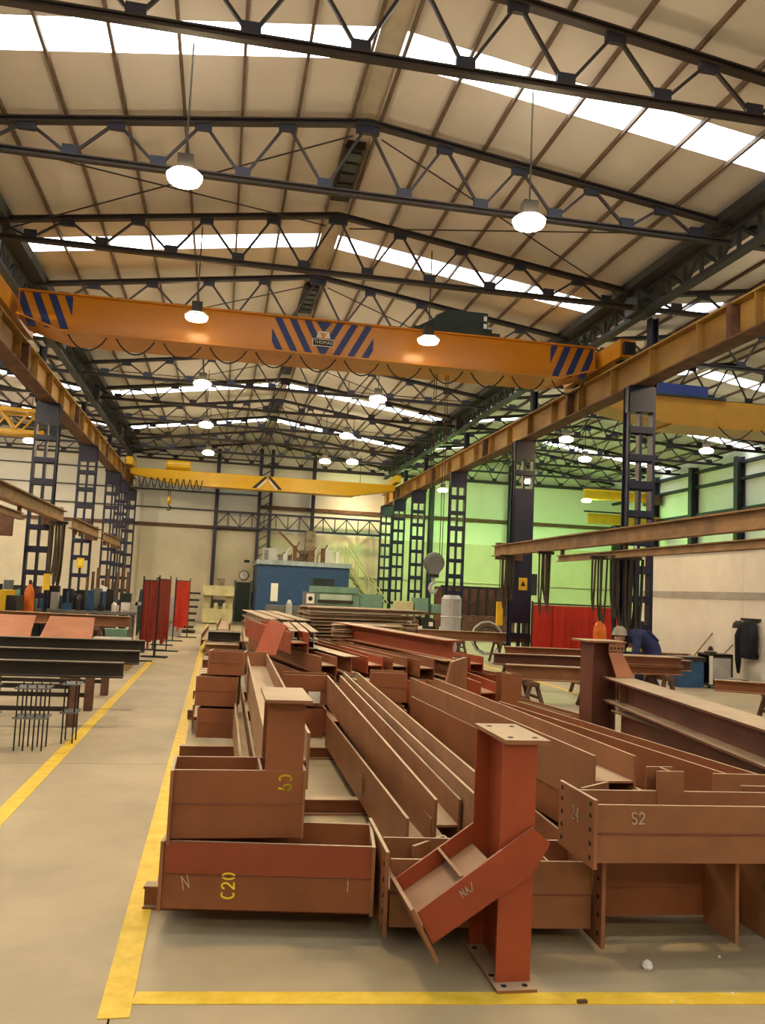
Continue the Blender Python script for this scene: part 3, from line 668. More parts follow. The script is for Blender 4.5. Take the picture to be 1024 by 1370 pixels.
tag(MB().isec((3.1, 8.9, 0), (3.1, 8.9, .80), .2, .22, .014, .012, Y_).build('steel_stub', M_ox), 'small upright stub behind the tall right girder', 'beam')

# the pile beyond: every member a beam of its own
PG = 'red primed beams in the deep pile'
PL = 'red primed beam lying lengthwise in the deep pile beyond the front girders'
def pile(xa, ya, xb, yb, z, dep, fw, upv=X_, mt=None, grp=PG, lb=PL):
    return beam(lb, (xa, ya, z), (xb, yb, z), dep, fw, upv, mt or R.choice((M_ox, M_ox, M_ox2, M_oxr)), grp, .012, .010)
x = -.1
for lay, (za, n_, xs0, xs1) in enumerate(((.19, 11, -.1, 3.4), (.47, 10, .75, 3.25), (.72, 8, .85, 2.9))):
    for i in range(n_):
        x = xs0+(xs1-xs0)*i/(n_-1); y0 = 9.3+R.uniform(0, .5)+lay*.35+(.6 if x > 2.4 else 0); L = R.uniform(3.2, 3.9)
        sk = R.uniform(-.08, .02) if lay == 0 else R.uniform(-.75, -.5); x += 0 if lay == 0 else .45
        pile(x, y0, x+sk, y0+L, za, .20, .26 if lay < 2 else .2, X_ if R.random() < .7 else Z_)
for i in range(6):                          # white-ended small sections
    x = .95+.13*(i % 3); z = .90+.115*(i//3)
    o = beam('small H section with pale cut ends in the bundle on the pile', (x, 10.9, z), (x+.1, 13.6, z), .1, .1, Z_, M_ox, 'bundle of small H sections', .010, .008)
    MB().isec((x-.0002, 10.894, z), (x, 10.9, z), .1, .1, .010, .008).build('cut_end', M_lgrey, o)
sl = tag(MB().poly([(.45, 10.35, .80), (.70, 10.35, .80), (.83, 10.6, 1.14), (.62, 10.6, 1.21)], (.01, .03, 0)).build('steel_plate', M_oxr), 'broad red plate leaning up out of the pile behind the long trough girder', 'plate')
for i, (xx, yy) in enumerate(((1.0, 10.6), (2.85, 10.3))):
    beam(['sloping red girder just right of the leaning plate', 'broad girder lying across the top of the pile toward the right'][i], (xx, yy, .93), (xx-[.45, .9][i], yy+[2.6, 3.4][i], .97), .24, .26, [X_, Z_][i], M_oxr)
beam('girder at the right side of the pile pointing at the pale floor', (3.1, 9.6, .5), (2.4, 13.6, .72), .22, .24, X_, M_oxr)
beam('second girder at the right side of the pile behind the haunch plate', (3.6, 10.2, .3), (2.9, 13.6, .3), .2, .24, X_, M_ox)
# dusty sections stacked crosswise on top
for lay in range(5):
    for j in range(4):
        yy = 14.6+j*.33+R.uniform(-.04, .04); xa = 1.55+R.uniform(-.1, .15)-lay*.02; xb = 3.35+R.uniform(-.25, .2)
        beam('dusty section in the layered cross stack on the pile, before the green machine', (xa, yy, .80+lay*.115), (xb, yy+.25+.05*(lay % 2), .80+lay*.115), .075, .22, Z_, M_pale, 'dusty sections stacked crosswise on the pile', .012, .010)
for lay in range(2):
    for j in range(3):
        beam('dusty section in the small low stack in front of the layered cross stack', (1.75+.06*j, 13.3+j*.3, .93+lay*.1), (2.75+R.uniform(-.1, .25), 13.45+j*.3, .93+lay*.1), .08, .2, Z_, M_pale, 'small low cross stack on the pile', .012, .010)
for lay in range(3):
    for j in range(3):
        xx = .85+j*.26
        beam('section lying lengthwise beside the layered cross stack', (xx, 13.9, .8+lay*.12), (xx-.25, 18.5, .8+lay*.12), .11, .2, Z_, M_pale if lay == 2 else M_ox2, 'lengthwise sections left of the cross stack', .012, .010)
for j in range(7):                          # carriers under the cross stack
    pile(1.3+j*.33, 14.1, 1.3+j*.33+.1, 18.0, .45, .55, .22, Z_, M_ox, 'deep carrier beams under the cross stack', 'deep girder carrying the layered cross stack')
# bundles by the yellow line
for i, (yy, z0, w) in enumerate(((11.4, .16, .5), (13.4, .16, .55), (16.2, .2, .6), (19.5, .25, .7))):
    for j in range(3):
        o = beam('short section in a bundle lying by the yellow line beyond the stack of three', (-.22+j*.0, yy+j*.25, z0+.0), (-.22+w, yy+j*.25, z0), .2, .2, Z_, R.choice((M_ox, M_oxd, M_iron)), 'short sections by the yellow line', .012, .010)
        o2 = beam('short section on top of a bundle by the yellow line', (-.18, yy+j*.25, z0+.22), (-.18+w, yy+j*.25, z0+.22), .18, .18, Z_, R.choice((M_ox, M_ox2, M_iron)), 'short sections on the bundles by the yellow line', .012, .010)
for i in range(5):
    beam('far girder lying lengthwise in the last heap before the machines', (-.2+i*.34, 20.6, .3+.25*(i % 2)), (-.1+i*.34, 25.5, .3+.25*(i % 2)), .3, .28, X_, R.choice((M_ox, M_ox2)), 'far girders before the machines')
for i in range(6):
    beam('far red beam heaped to the right of the green machine', (4.7+R.uniform(-.2, .3), 26+i*.3, .25+.22*(i % 3)), (6.3+R.uniform(-.2, .2), 26.4+i*.3, .25+.22*(i % 3)), .2, .2, Z_, R.choice((M_ox, M_rust)), 'red beams right of the green machine')
# chips and lumps on the floor
tag(MB().lathe((1.955, 3.66, .0), [(.018, 0), (.026, .012), (.02, .03), (.008, .04)], 7).build('plaster_lump', M_white), 'white lump lying on the floor before the S2 beam', 'lump')
tag(MB().box(1.505, 1.545, 3.37, 3.385, .004, .016).build('steel_offcut', M_rust), 'small rusty offcut on the yellow line right of the base plate', 'offcut')
for i, (x, y) in enumerate(((2.36, 3.75), (2.72, 3.55), (2.78, 3.54), (2.2, 3.4), (3.0, 3.5), (1.9, 3.35))):
    tag(MB().lathe((x, y, 0), [(.006, 0), (.007, .006), (.003, .01)], 6).build('chip', M_white), 'tiny white chip on the floor at the lower right', 'chip', 'white chips on the floor')
# ------------------------------------------------------------------ right side: stub R1 and its raking beams
r1 = thing('column_stub', 'capped stub with a tan gusset at the head of the big right beam', 'column', (4.5, 9.6, 0))
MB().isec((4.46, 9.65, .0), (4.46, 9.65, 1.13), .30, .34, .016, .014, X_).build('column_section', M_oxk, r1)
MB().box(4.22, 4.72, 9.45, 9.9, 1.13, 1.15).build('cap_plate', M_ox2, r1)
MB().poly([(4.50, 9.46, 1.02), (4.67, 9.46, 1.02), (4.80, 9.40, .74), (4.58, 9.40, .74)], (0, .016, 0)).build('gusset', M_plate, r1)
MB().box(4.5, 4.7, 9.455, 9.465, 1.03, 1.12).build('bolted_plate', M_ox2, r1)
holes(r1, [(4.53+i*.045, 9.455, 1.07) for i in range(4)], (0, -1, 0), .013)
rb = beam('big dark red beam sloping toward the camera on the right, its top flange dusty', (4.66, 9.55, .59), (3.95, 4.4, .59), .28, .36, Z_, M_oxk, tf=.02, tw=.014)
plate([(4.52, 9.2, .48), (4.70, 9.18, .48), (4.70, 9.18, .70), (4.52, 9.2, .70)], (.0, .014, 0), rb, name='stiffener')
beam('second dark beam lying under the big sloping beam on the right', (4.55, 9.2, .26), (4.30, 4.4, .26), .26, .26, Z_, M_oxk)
for y in (5.6, 8.3): bearer('bearer carrying the two right beams, %s one' % ('near' if y < 6 else 'far'), (3.6, y, .06), (5.2, y, .06), .1, .12, 'bearers under the right beams')
# work tables in the middle distance
def horse(x, y, z, label, group):
    t = thing('sawhorse', label, 'sawhorse', (x, y, 0), group)
    for s in (-1, 1):
        for q in (-1, 1): MB().bar((x+s*.16, y+q*.3, 0), (x+s*.05, y+q*.28, z-.05), .05, .05, (0, 1, 0)).build('leg', M_rust, t)
        MB().bar((x+s*.12, y-.29, z*.4), (x+s*.12, y+.29, z*.4), .03, .04).build('rail', M_rust, t)
    MB().box(x-.07, x+.07, y-.35, y+.35, z-.06, z).build('top_bar', M_rust, t); return t
horse(5.05, 14.3, .45, 'sawhorse under the left part of the dark shiny beam', 'sawhorses right of the pile'); horse(6.35, 14.2, .45, 'sawhorse under the right part of the dark shiny beam', 'sawhorses right of the pile')
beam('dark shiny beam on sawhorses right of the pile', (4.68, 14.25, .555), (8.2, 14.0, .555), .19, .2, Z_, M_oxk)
horse(6.9, 20.6, .5, 'far sawhorse under the long brown beam', 'far sawhorses'); horse(5.9, 20.8, .5, 'farther left sawhorse under the long brown beam', 'far sawhorses'); horse(9.4, 20.3, .5, 'sawhorse before the red curtain', 'far sawhorses')
beam('long brown beam on sawhorses before the red curtain', (4.9, 20.9, .62), (10.4, 20.0, .62), .22, .22, Z_, M_ox2)
beam('second long brown beam nearer than the first, before the red curtain', (6.3, 18.4, .42), (11.0, 18.0, .42), .22, .24, Z_, M_ox)
for y in (18.35, 18.15): pass
for x in (6.8, 9.9): horse(x, 18.3, .305, 'low sawhorse under the %s end of the nearer brown beam' % ('left' if x < 8 else 'right'), 'low sawhorses under the nearer brown beam')
for i in range(6):
    beam('red beam in the bundle behind the capped stub on the right', (5.5, 12.1+.16*(i % 3), .62+.14*(i//3)), (7.05, 12.3+.16*(i % 3), .60+.14*(i//3)), .13, .15, Z_, R.choice((M_ox, M_oxr)), 'bundle of red beams behind the capped stub')
for x in (5.8, 6.7): horse(x, 12.35, .53, 'sawhorse under the red bundle, %s one' % ('left' if x < 6 else 'right'), 'sawhorses under the red bundle')
beam('long thin dark beam running along the white partition', (7.0, 11.3, .50), (10.4, 9.6, .50), .16, .16, Z_, M_ox)
for x, y in ((7.8, 10.95), (9.6, 10.0)): horse(x, y, .42, 'sawhorse under the long thin dark beam, %s one' % ('left' if x < 9 else 'right'), 'sawhorses under the thin beam')
beam('box section lying on the floor left of the capped stub', (4.3, 12.5, .5), (6.1, 12.2, .5), .22, .22, Z_, M_ox2)
for x in (4.6, 5.7): horse(x, 12.4, .385, 'low trestle under the box section, %s one' % ('left' if x < 5 else 'right'), 'low trestles under the box section')
for i in range(3):
    beam('beam stub lying on the floor between the tall girder and the floor, %s one' % ORD[i], (3.75+i*.3, 9.9, .12), (3.4+i*.3, 12.2, .12), .2, .22, X_, M_ox2)

# jib cranes with hanging hoses
def jib(name_lab, x, y0, y1, z, col_x, colY, grp):
    j = thing('jib_crane', name_lab, 'crane', (x, y1, z), grp)
    MB().isec((x, y0, z), (x, y1, z), .26, .17, .022, .014, Z_).build('jib_arm', M_jib, j)
    MB().isec((x+.0, y0+.5, z-.30), (x+.0, y1-4, z-.30), .12, .1, .014, .01, Z_).build('cable_track', M_jib, j)
    MB().box(min(x, col_x), max(x, col_x), y1-.2, y1-.05, z-.2, z+.2).build('bracket', M_rust, j)
    for y in (y0+.6, (y0+y1)/2-1, y1-4.2): MB().box(x-.03, x+.03, y-.03, y+.03, z-.25, z-.12).build('hanger', M_rust, j)
    return j
jib('rusty jib crane arm on the right, running out from the column with the warning sign', 6.45, 8.2, 19.85, 2.70, 7.1, 20, 'jib cranes')
jib('rusty jib crane arm on the left in front of the nearest left column', -3.5, 9.5, 20.0, 2.93, -3.9, 20, 'jib cranes')
jib('second rusty jib crane arm on the left, beyond the first', -3.55, 21.5, 26.0, 2.9, -3.9, 26, 'jib cranes')
jib('farthest rusty jib crane arm on the left', -3.6, 27.5, 32.0, 2.9, -3.9, 32, 'jib cranes')
jib('rusty jib crane arm at the left photo edge, below the first', -4.9, 12.0, 19.5, 2.62, -4.4, 20, 'jib cranes')
def hoses(label, x, y, ztop, n, zlo, spread, mt, r=.022, grp='hanging hose bundles'):
    t = thing('hose_bundle', label, 'hose', (x, y, zlo), grp)
    for i in range(n):
        xa = x+R.uniform(-spread, spread); xb = xa+R.uniform(.04, .14); zl = zlo+R.uniform(0, .6); yy = y+R.uniform(-.12, .12)
        P = [(xa+(xb-xa)*(k/10), yy+.02*math.sin(k), ztop-(ztop-zl)*math.sin(math.pi*k/10)**.45) for k in range(11)]
        MB().tube(P, r, 6).build('hose', mt, t)
    MB().box(x-spread-.03, x+spread+.1, y-.04, y+.04, ztop-.02, ztop+.04).build('trolley', M_iron, t)
    return t
hoses('bundle of brown cables hanging at the end of the right jib arm', 6.42, 18.9, 2.535, 5, 1.2, .12, M_cable, .018)
hoses('bundle of brown cables hanging half way along the right jib arm', 6.45, 16.6, 2.535, 5, 1.25, .1, M_cable, .018)
hoses('thick grey hose bundle hanging in front of the nearest right column', 6.62, 13.4, 2.34, 9, .95, .2, M_iron, .028)
hoses('dark loops of hose left of the nearest right column', 6.28, 13.7, 2.34, 3, 1.2, .1, M_cable, .018)
hoses('bundle of cables hanging at the end of the first left jib arm', -3.55, 19.6, 2.765, 7, 1.35, .13, M_cable, .022)
hoses('brown cable bundle hanging at the left photo edge', -4.88, 18.6, 2.455, 9, .95, .14, M_cable, .024)
tag(MB().tube([(7.05, 13.85, .0), (7.05, 13.85, 2.6)], .02, 6).build('upright_pole', M_wpaint), 'thin pale pole leaning at the nearest right column', 'pole')

# white partition and what is by it
M_pshade = mat('partition_shadow_band', (.45, .42, .40), .7, var=.15)  # soft cast shadow across the partition, painted as a grey band
PT = MB().box(10.5, 10.62, 12.5, 15.95, .0, 2.82); struct(PT.build('wall_partition', M_part))
struct(MB().box(10.5, 10.62, 15.96, 20.3, .0, 2.85).build('wall_partition', M_part))
struct(MB().box(10.47, 10.50, 12.5, 20.3, 2.79, 2.86).build('trim_40', M_eave)); struct(MB().box(10.49, 10.5, 12.5, 20.3, 1.78, 1.93).build('trim_41', M_pshade))  # trim_41 is the grey band painted as the partition's cast shadow, no real trim
jk = thing('hanging_coat', 'dark navy coat hanging on the white partition', 'coat', (10.42, 15.65, .45))
b = MB(); cs_ = []
for i, (z, w, dx) in enumerate(((1.38, .10, .02), (1.30, .24, .05), (1.1, .26, .07), (.85, .26, .08), (.68, .30, .09), (.62, .28, .07))):
    cs_.append((z, w, dx))
for i, (z, w, dx) in enumerate(cs_):
    for j in range(12):
        a = 2*math.pi*j/12; rr = 1+.12*math.sin(a*3+i); b.v.append(Vector((10.40+dx*math.cos(a)*rr, 15.62+w*math.sin(a)*rr, z)))
for i in range(len(cs_)-1):
    for j in range(12): b.f.append((i*12+j, i*12+(j+1) % 12, (i+1)*12+(j+1) % 12, (i+1)*12+j))
b.f += [tuple(range(12)), tuple(range(71, 59, -1))]
b.build('body', M_coat, jk, smooth=True)
MB().tube([(10.40, 15.82, 1.27), (10.37, 15.92, 1.05), (10.38, 15.93, .55), (10.40, 15.95, .3)], [.06, .07, .06, .03], 8).build('sleeve', M_coat, jk, smooth=True)
MB().tube([(10.40, 15.42, 1.27), (10.37, 15.36, 1.05), (10.38, 15.36, .7)], [.06, .065, .05], 8).build('sleeve', M_coat, jk, smooth=True)
MB().box(10.44, 10.5, 15.35, 15.95, 1.36, 1.41).build('coat_rail', M_iron, jk)
hh = tag(MB().lathe((10.40, 15.96, 1.2), [(.11, 0), (.12, .02), (.10, .1), (.05, .15)], 14).build('hard_hat', M_iron), 'dark helmet hanging beside the navy coat', 'hat')
# steel tool cabinet
tc = thing('tool_cabinet', 'dark steel cabinet with a pale open shelf by the partition', 'cabinet', (9.85, 15.9, 0))
b = MB().box(9.6, 10.12, 15.7, 15.72, .08, .66); b.box(9.6, 10.12, 16.1, 16.12, .08, .66); b.box(9.6, 10.12, 15.7, 16.12, .64, .68); b.box(9.6, 10.12, 15.7, 16.12, .05, .08); b.box(10.09, 10.12, 15.72, 16.1, .08, .64); b.build('carcass', M_iron, tc)
MB().box(9.68, 10.06, 15.68, 15.70, .18, .6).build('door', M_lgrey, tc); MB().box(9.6, 9.67, 15.675, 15.7, .08, .64).build('frame', M_wpaint, tc)
for sx in (9.63, 10.08): MB().box(sx-.02, sx+.02, 15.72, 15.76, 0, .06).build('leg', M_iron, tc)
tag(MB().box(9.0, 9.55, 15.8, 16.2, 0, .52).build('steel_box', M_toolblue), 'dark blue steel box left of the tool cabinet', 'box')
tag(MB().box(8.95, 9.58, 15.76, 16.24, .52, .60).build('steel_tray', M_iron), 'black tray on the dark blue steel box', 'tray')
tag(MB().lathe((9.75, 15.9, .68), [(.12, 0), (.13, .03), (.05, .06), (.05, .1), (.02, .14)], 12).build('oil_can', M_iron), 'dark oil can on the tool cabinet', 'can')
tag(MB().lathe((9.9, 15.3, 0), [(.10, 0), (.12, .24), (.125, .25), (.11, .25)], 14).build('bucket', M_lgrey), 'pale bucket on the floor before the tool cabinet', 'bucket')
sk = MB(); sk.lathe((10.1, 15.3, 0), [(.2, 0), (.24, .06), (.18, .16), (.07, .22)], 10); tag(sk.build('cloth_heap', M_coat), 'dark crumpled cloth on the floor right of the bucket', 'cloth')
for i in range(2):
    br = thing('broom', 'broom leaning on the white partition, %s one' % ['left', 'right'][i], 'broom', (10.2, 17.3-i*.6, 0), 'brooms on the partition')
    MB().tube([(9.95+.05*i, 17.5-.75*i, .06), (10.47, 17.0-.75*i, 1.05-.2*i)], .015, 6).build('handle', M_wood, br)
    MB().box(9.86+.05*i, 10.04+.05*i, 17.4-.75*i, 17.6-.75*i, 0, .08).build('head', M_black, br)
# gas bottles, welding set
def bottle(x, y, h, r, mt, label, z=0, grp=None):
    t = thing('gas_cylinder', label, 'cylinder', (x, y, z), grp)
    MB().lathe((x, y, z), [(r*.9, 0), (r, .03), (r, h*.78), (r*.85, h*.86), (r*.45, h*.92), (r*.35, h*.94)], 16).build('body', mt, t, smooth=False)
    MB().lathe((x, y, z+h*.94), [(r*.3, 0), (r*.3, h*.04), (r*.15, h*.06)], 10).build('valve', M_iron, t); return t
bottle(7.6, 16.4, 1.30, .13, M_gas, 'orange gas cylinder right of the red curtain')
bottle(7.9, 15.2, 1.28, .12, M_yel, 'yellow gas cylinder behind the bending worker')
# red curtain frame right
rc_ = thing('welding_curtain', 'wide bright red welding curtain on a frame right of the navy column', 'curtain', (8.3, 20, 0), 'welding curtains')
MB().tube([(7.2, 19.2, 1.5), (9.45, 19.2, 1.5)], .02, 6).build('top_tube', M_iron, rc_)
for x in (7.2, 9.45): MB().tube([(x, 19.2, 0), (x, 19.2, 1.55)], .022, 6).build('post', M_iron, rc_); MB().box(x-.03, x+.03, 18.9, 19.5, 0, .03).build('foot', M_iron, rc_)
for i in range(9):
    xa = 7.22+i*.247; b = MB(); n = 5
    P = [(xa+.255*k/n, 19.2-.02*math.sin(k*1.5+i)+(.012 if i % 2 else -.012), 0) for k in range(n+1)]
    for zz in (.22, 1.47): b.v += [Vector((p[0], p[1]-.003, zz)) for p in P]+[Vector((p[0], p[1]+.003, zz)) for p in P]
    m2 = 2*(n+1)
    for k in range(n): b.f += [(k, k+1, k+1+m2, k+m2), (k+n+1, k+n+1+m2, k+n+2+m2, k+n+2)]
    b.f += [(0, m2, m2+n+1, n+1), (n, n+n+1, m2+n+n+1, m2+n)]
    b.build('curtain_strip', M_red2, rc_)
for i, (x, y, w, d_, h, mt, lb) in enumerate(((7.0, 22.5, .5, .5, 1.55, M_lgrey, 'pale grey drum stack left of the navy column'), )):
    tag(MB().lathe((x-.85, y, 0), [(.27, 0), (.27, .5), (.29, .52), (.27, .54), (.27, 1.0), (.29, 1.02), (.27, 1.04), (.27, 1.5), (.2, 1.6)], 18).build('steel_drum', mt), lb, 'drum')
tag(MB().box(8.2, 8.75, 23.0, 23.3, 1.7, 2.3).build('control_box', M_hoist), 'dark control box on a stand behind the red curtain', 'box'); tag(MB().box(8.4, 8.5, 23.1, 23.2, 0, 1.7).build('control_stand', M_iron), 'thin stand carrying the dark control box', 'stand')
tag(MB().box(16.6, 17.2, 34.7, 34.86, 3.3, 4.6).build('speaker_box', M_hoist), 'tall dark box high on the far corner post', 'box'); tag(MB().bar((16.9, 34.95, 0), (16.9, 34.95, 5.2), .2, .2).build('wall_post', M_navy), 'navy post carrying the tall dark box', 'post')
# chain hoist control pendants (yellow) by the column
for i, (x, y) in enumerate(((6.40, 19.25), (6.51, 19.45))):
    p_ = thing('control_pendant', 'yellow crane pendant hanging left of the sign column, %s one' % ['left', 'right'][i], 'pendant', (x, y, .6), 'yellow pendants')
    MB().box(x-.05, x+.05, y-.04, y+.04, .95, 1.5).build('body', M_yel, p_); MB().tube([(x, y, 1.45), (x, y, 2.575)], .012, 5).build('cable', M_cable, p_)
# bins and clutter by the middle columns
rr = thing('storage_rack', 'rust red rack with upright bars beyond the pale blue column foot', 'rack', (8.9, 30, 0))
MB().box(7.8, 10.6, 30, 31, 0, .9).build('lower_bin', M_rust, rr); MB().box(7.8, 10.6, 30.9, 31, .9, 1.9).build('back_panel', M_rust, rr)
for i in range(9): MB().box(7.85+i*.33, 7.93+i*.33, 30.02, 30.1, .9, 1.9).build('upright_bar', M_iron, rr)
MB().box(7.8, 10.6, 30, 30.12, 1.85, 1.95).build('top_rail', M_iron, rr)
cr_ = thing('cable_reel', 'ring of pale hose lying upright before the rust red rack', 'hose', (7.3, 23.2, 0))
MB().tube([(7.4+.45*math.cos(a*.5), 23.2, .46+.45*math.sin(a*.5)) for a in range(13)], .03, 6).build('coil', M_lgrey, cr_); MB().tube([(7.45+.38*math.cos(a*.5), 23.3, .40+.38*math.sin(a*.5)) for a in range(13)], .03, 6).build('coil', M_cable, cr_)
wb_ = thing('work_bench', 'cluttered brown bench left of the pale blue column foot', 'bench', (5.8, 25, 0))
MB().box(5.0, 6.7, 24.6, 25.4, 1.0, 1.06).build('top', M_rust, wb_)
for x in (5.05, 6.6):
    for y in (24.65, 25.3): MB().box(x, x+.08, y, y+.08, 0, 1.0).build('leg', M_rust, wb_)
MB().box(5.1, 6.6, 24.7, 25.3, .4, .46).build('shelf', M_rust, wb_)
for i, (x, w, h, mt) in enumerate(((5.1, .5, .3, M_mcream), (5.65, .4, .42, M_mgreen), (6.15, .4, .25, M_mgreen))):
    tag(MB().box(x, x+w, 24.7, 25.2, 1.06, 1.06+h).build('machine_part', mt), ['cream', 'taller green', 'low green'][i]+' machine part on the cluttered brown bench', 'machine')
for i in range(5): tag(MB().box(5.1+i*.32, 5.22+i*.32, 24.55, 24.6, .55+.12*(i % 2), .67+.12*(i % 2)).build('paper_label', M_white), 'white label tag on the front of the brown bench, %s from the left' % ORD[i], 'label', 'white tags on the brown bench')
for i in range(4): tag(MB().box(5.0+i*.42, 5.36+i*.42, 24.65, 25.2, .46, .9-.06*(i % 2)).build('parts_bin', R.choice((M_rust, M_iron))), 'dark parts bin on the brown bench shelf, %s from the left' % ORD[i], 'bin', 'parts bins on the brown bench')
# ------------------------------------------------------------------ back of the hall
of = thing('site_office', 'blue painted office cabin with junk on its flat roof', 'cabin', (3.3, 35, 0))
MB().box(1.45, 5.1, 34.4, 38.1, 0, 2.48).build('walls', M_office, of); MB().box(1.38, 5.18, 34.3, 38.15, 2.48, 2.66).build('roof_edge', M_officet, of)
MB().box(2.0, 2.28, 34.36, 34.4, 1.05, 1.75).build('window', M_white, of); MB().box(2.0, 2.3, 34.34, 34.37, 1.0, 1.05).build('window_sill', M_grey, of)
d_ = MB().box(3.6, 4.4, 34.36, 34.4, .05, 1.95).build('door', M_office, of); MB().box(4.3, 4.35, 34.32, 34.36, 1.0, 1.05).build('handle', M_lgrey, d_)
sg = thing('outside_stair', 'pale steel stair going down right of the blue office', 'stair', (5.9, 36, 0))
for dy in (35.6, 36.5): MB().bar((5.24, dy, 2.62), (7.1, dy, .1), .05, .2).build('stringer', M_mcream, sg)
for i in range(10): MB().box(5.2+i*.19, 5.45+i*.19, 35.62, 36.48, 2.36-i*.25, 2.40-i*.25).build('tread', M_mcream, sg)
for dy in (35.6, 36.5):
    MB().tube([(5.2, dy, 3.5), (7.1, dy, 1.0)], .025, 6).build('handrail', M_mcream, sg)
    for i in range(5): MB().tube([(5.2+i*.46, dy, 2.58-i*.61), (5.2+i*.46, dy, 3.5-i*.61)], .018, 5).build('baluster', M_mcream, sg)
ORDX = ORD+['thirteenth', 'fourteenth', 'fifteenth', 'sixteenth']
for i in range(16):
    x = 1.7+i*.19; y = 34.7+(i % 3)*.6; w = R.uniform(.12, .3); h = R.uniform(.15, .75)
    b = MB().box(x, x+w, y, y+.3, 2.66, 2.66+h); b.bar((x, y, 2.7+h*.4), (x+w*1.6, y+.2, 2.75+h*1.1), .04, .04)
    tag(b.build('stored_junk', R.choice((M_junk, M_rust, M_grey, M_wood, M_wpaint))), 'odd stored piece lying on the blue office roof, %s from the left' % ORDX[i], 'junk', 'junk on the office roof')
tag(MB().box(3.35, 3.75, 35.2, 35.6, 2.66, 3.95).build('timber_box', M_junk), 'tall tan box standing in the junk on the office roof', 'box')
tag(MB().box(1.62, 2.2, 34.8, 35.2, 2.66, 3.15).build('grey_cabinet', M_lgrey), 'pale grey case at the left end of the office roof', 'case')
tb = MB()
tag(tb.bar((2.2, 35, 3.9), (3.4, 35, 2.75), .08, .1, (0, 1, 0)).build('steel_offcut', M_rust), 'long brown bar leaning across the office roof junk', 'bar')
# lattice tie across the back wall, tall lattice post in the middle
lt = thing('lattice_tie', 'navy lattice girder running level across the back wall above the office', 'girder', (3.3, 38, 4.1))
for z in (4.12, 4.78): MB().bar((-.35, 38.2, z), (7.0, 38.2, z), .1, .09).build('chord', M_navy, lt)
for i in range(14):
    x = -.35+i*.525; MB().bar((x, 38.2, 4.75 if i % 2 else 4.15), (x+.525, 38.2, 4.15 if i % 2 else 4.75), .04, .05, (0, 1, 0)).build('brace', M_navy, lt)
    if i: MB().bar((x, 38.2, 4.15), (x, 38.2, 4.75), .04, .04, (0, 1, 0)).build('strut', M_navy, lt)
mp = thing('lattice_post', 'tall navy lattice post in the middle of the back wall, left of the office', 'post', (1.75, 38.6, 0))
for x in (1.5, 2.0): MB().isec((x, 38.35, 0), (x, 38.35, 7.7), .2, .14, upv=(0, 1, 0)).build('leg', M_navy, mp)
for i in range(12): MB().bar((1.55, 38.3, 2.9+i*.36), (1.95, 38.3, 3.15+i*.36), .04, .06, (0, 1, 0)).build('brace', M_navy, mp)
MB().bar((1.5, 38.3, 4.2), (1.5, 38.3, 7.5), .12, .2).build('cover_plate', M_navy, mp)
# press brake and other machines
pb = thing('press_brake', 'green press brake machine standing before the blue office', 'machine', (3.7, 28, 0))
b = MB().box(2.95, 4.5, 27.9, 28.9, .0, 1.7); b.build('body', M_mgreen, pb)
MB().box(3.2, 4.25, 27.82, 27.9, 1.27, 1.45).build('light_panel', M_mlight, pb); MB().box(3.15, 4.3, 27.8, 27.9, 1.18, 1.26).build('die_bar', M_iron, pb); MB().box(3.0, 4.45, 27.84, 27.9, 1.5, 1.68).build('ram_cover', M_mgreen, pb)
MB().box(3.0, 3.7, 28.2, 28.9, 1.7, 1.95).build('motor_housing', M_hoist, pb)
MB().box(4.5, 5.3, 28, 28.8, 0, 1.5).build('side_cabinet', M_mgreen, pb)
tag(MB().box(2.55, 2.95, 26.4, 26.8, 0, 1.5).build('notice_stand', M_grey), 'grey stand with a white notice left of the press brake', 'stand')
nt_ = bpy.data.objects['notice_stand']; MB().box(2.63, 2.87, 26.38, 26.4, 1.15, 1.45).build('notice', M_white, nt_); MB().lathe((2.75, 26.375, 1.3), [(.07, 0), (.07, .005)], 14, (0, 1, 0)).build('notice_ring', M_black, nt_)
bt = thing('big_press', 'cream coloured punching machine beside the back door', 'machine', (-.05, 35.8, 0))
b = MB().box(-.65, .6, 35.6, 36.5, 1.15, 1.55); b.box(-.62, .58, 35.6, 36.5, .05, .62); b.box(-.62, -.3, 35.9, 36.5, .6, 1.2); b.box(.25, .56, 35.9, 36.5, .6, 1.2); b.build('frame', M_mcream, bt)
MB().box(-.3, .25, 35.75, 36.2, .72, .98).build('tool_head', M_iron, bt)
for x in (-.42, -.1, .25): MB().lathe((x, 35.7, .62), [(.09, 0), (.09, .18), (.05, .24)], 10).build('clamp', M_mcream, bt)
MB().box(-.12, .2, 35.7, 36.3, 1.55, 1.85).build('gear_case', M_junk, bt)
def bdoor(n, x0, x1, z1, mt):
    d = struct(MB().box(x0, x1, YB-.1, YB-.05, .02, z1).build('door_%d' % n, mt)); MB().box(x0-.08, x0, YB-.12, YB-.05, 0, z1+.08).build('door_frame', M_grey, d); MB().box(x1, x1+.08, YB-.12, YB-.05, 0, z1+.08).build('door_frame', M_grey, d); return d
bdoor(1, .70, 1.32, 1.75, M_dkdoor)
tag(MB().box(1.40, 1.75, YB-.3, YB-.06, .75, 1.35).build('switch_box', M_hoist), 'dark switch box right of the back door', 'box')
ck = thing('wall_clock', 'round wall clock above the back door', 'clock', (1.02, YB-.08, 2.05))
MB().lathe((1.02, YB-.1, 2.05), [(.2, 0), (.22, .02), (.22, .05)], 20, (0, 1, 0)).build('case', M_grey, ck); MB().lathe((1.02, YB-.11, 2.05), [(.18, 0), (.18, .01)], 20, (0, 1, 0)).build('dial', M_wpaint, ck)
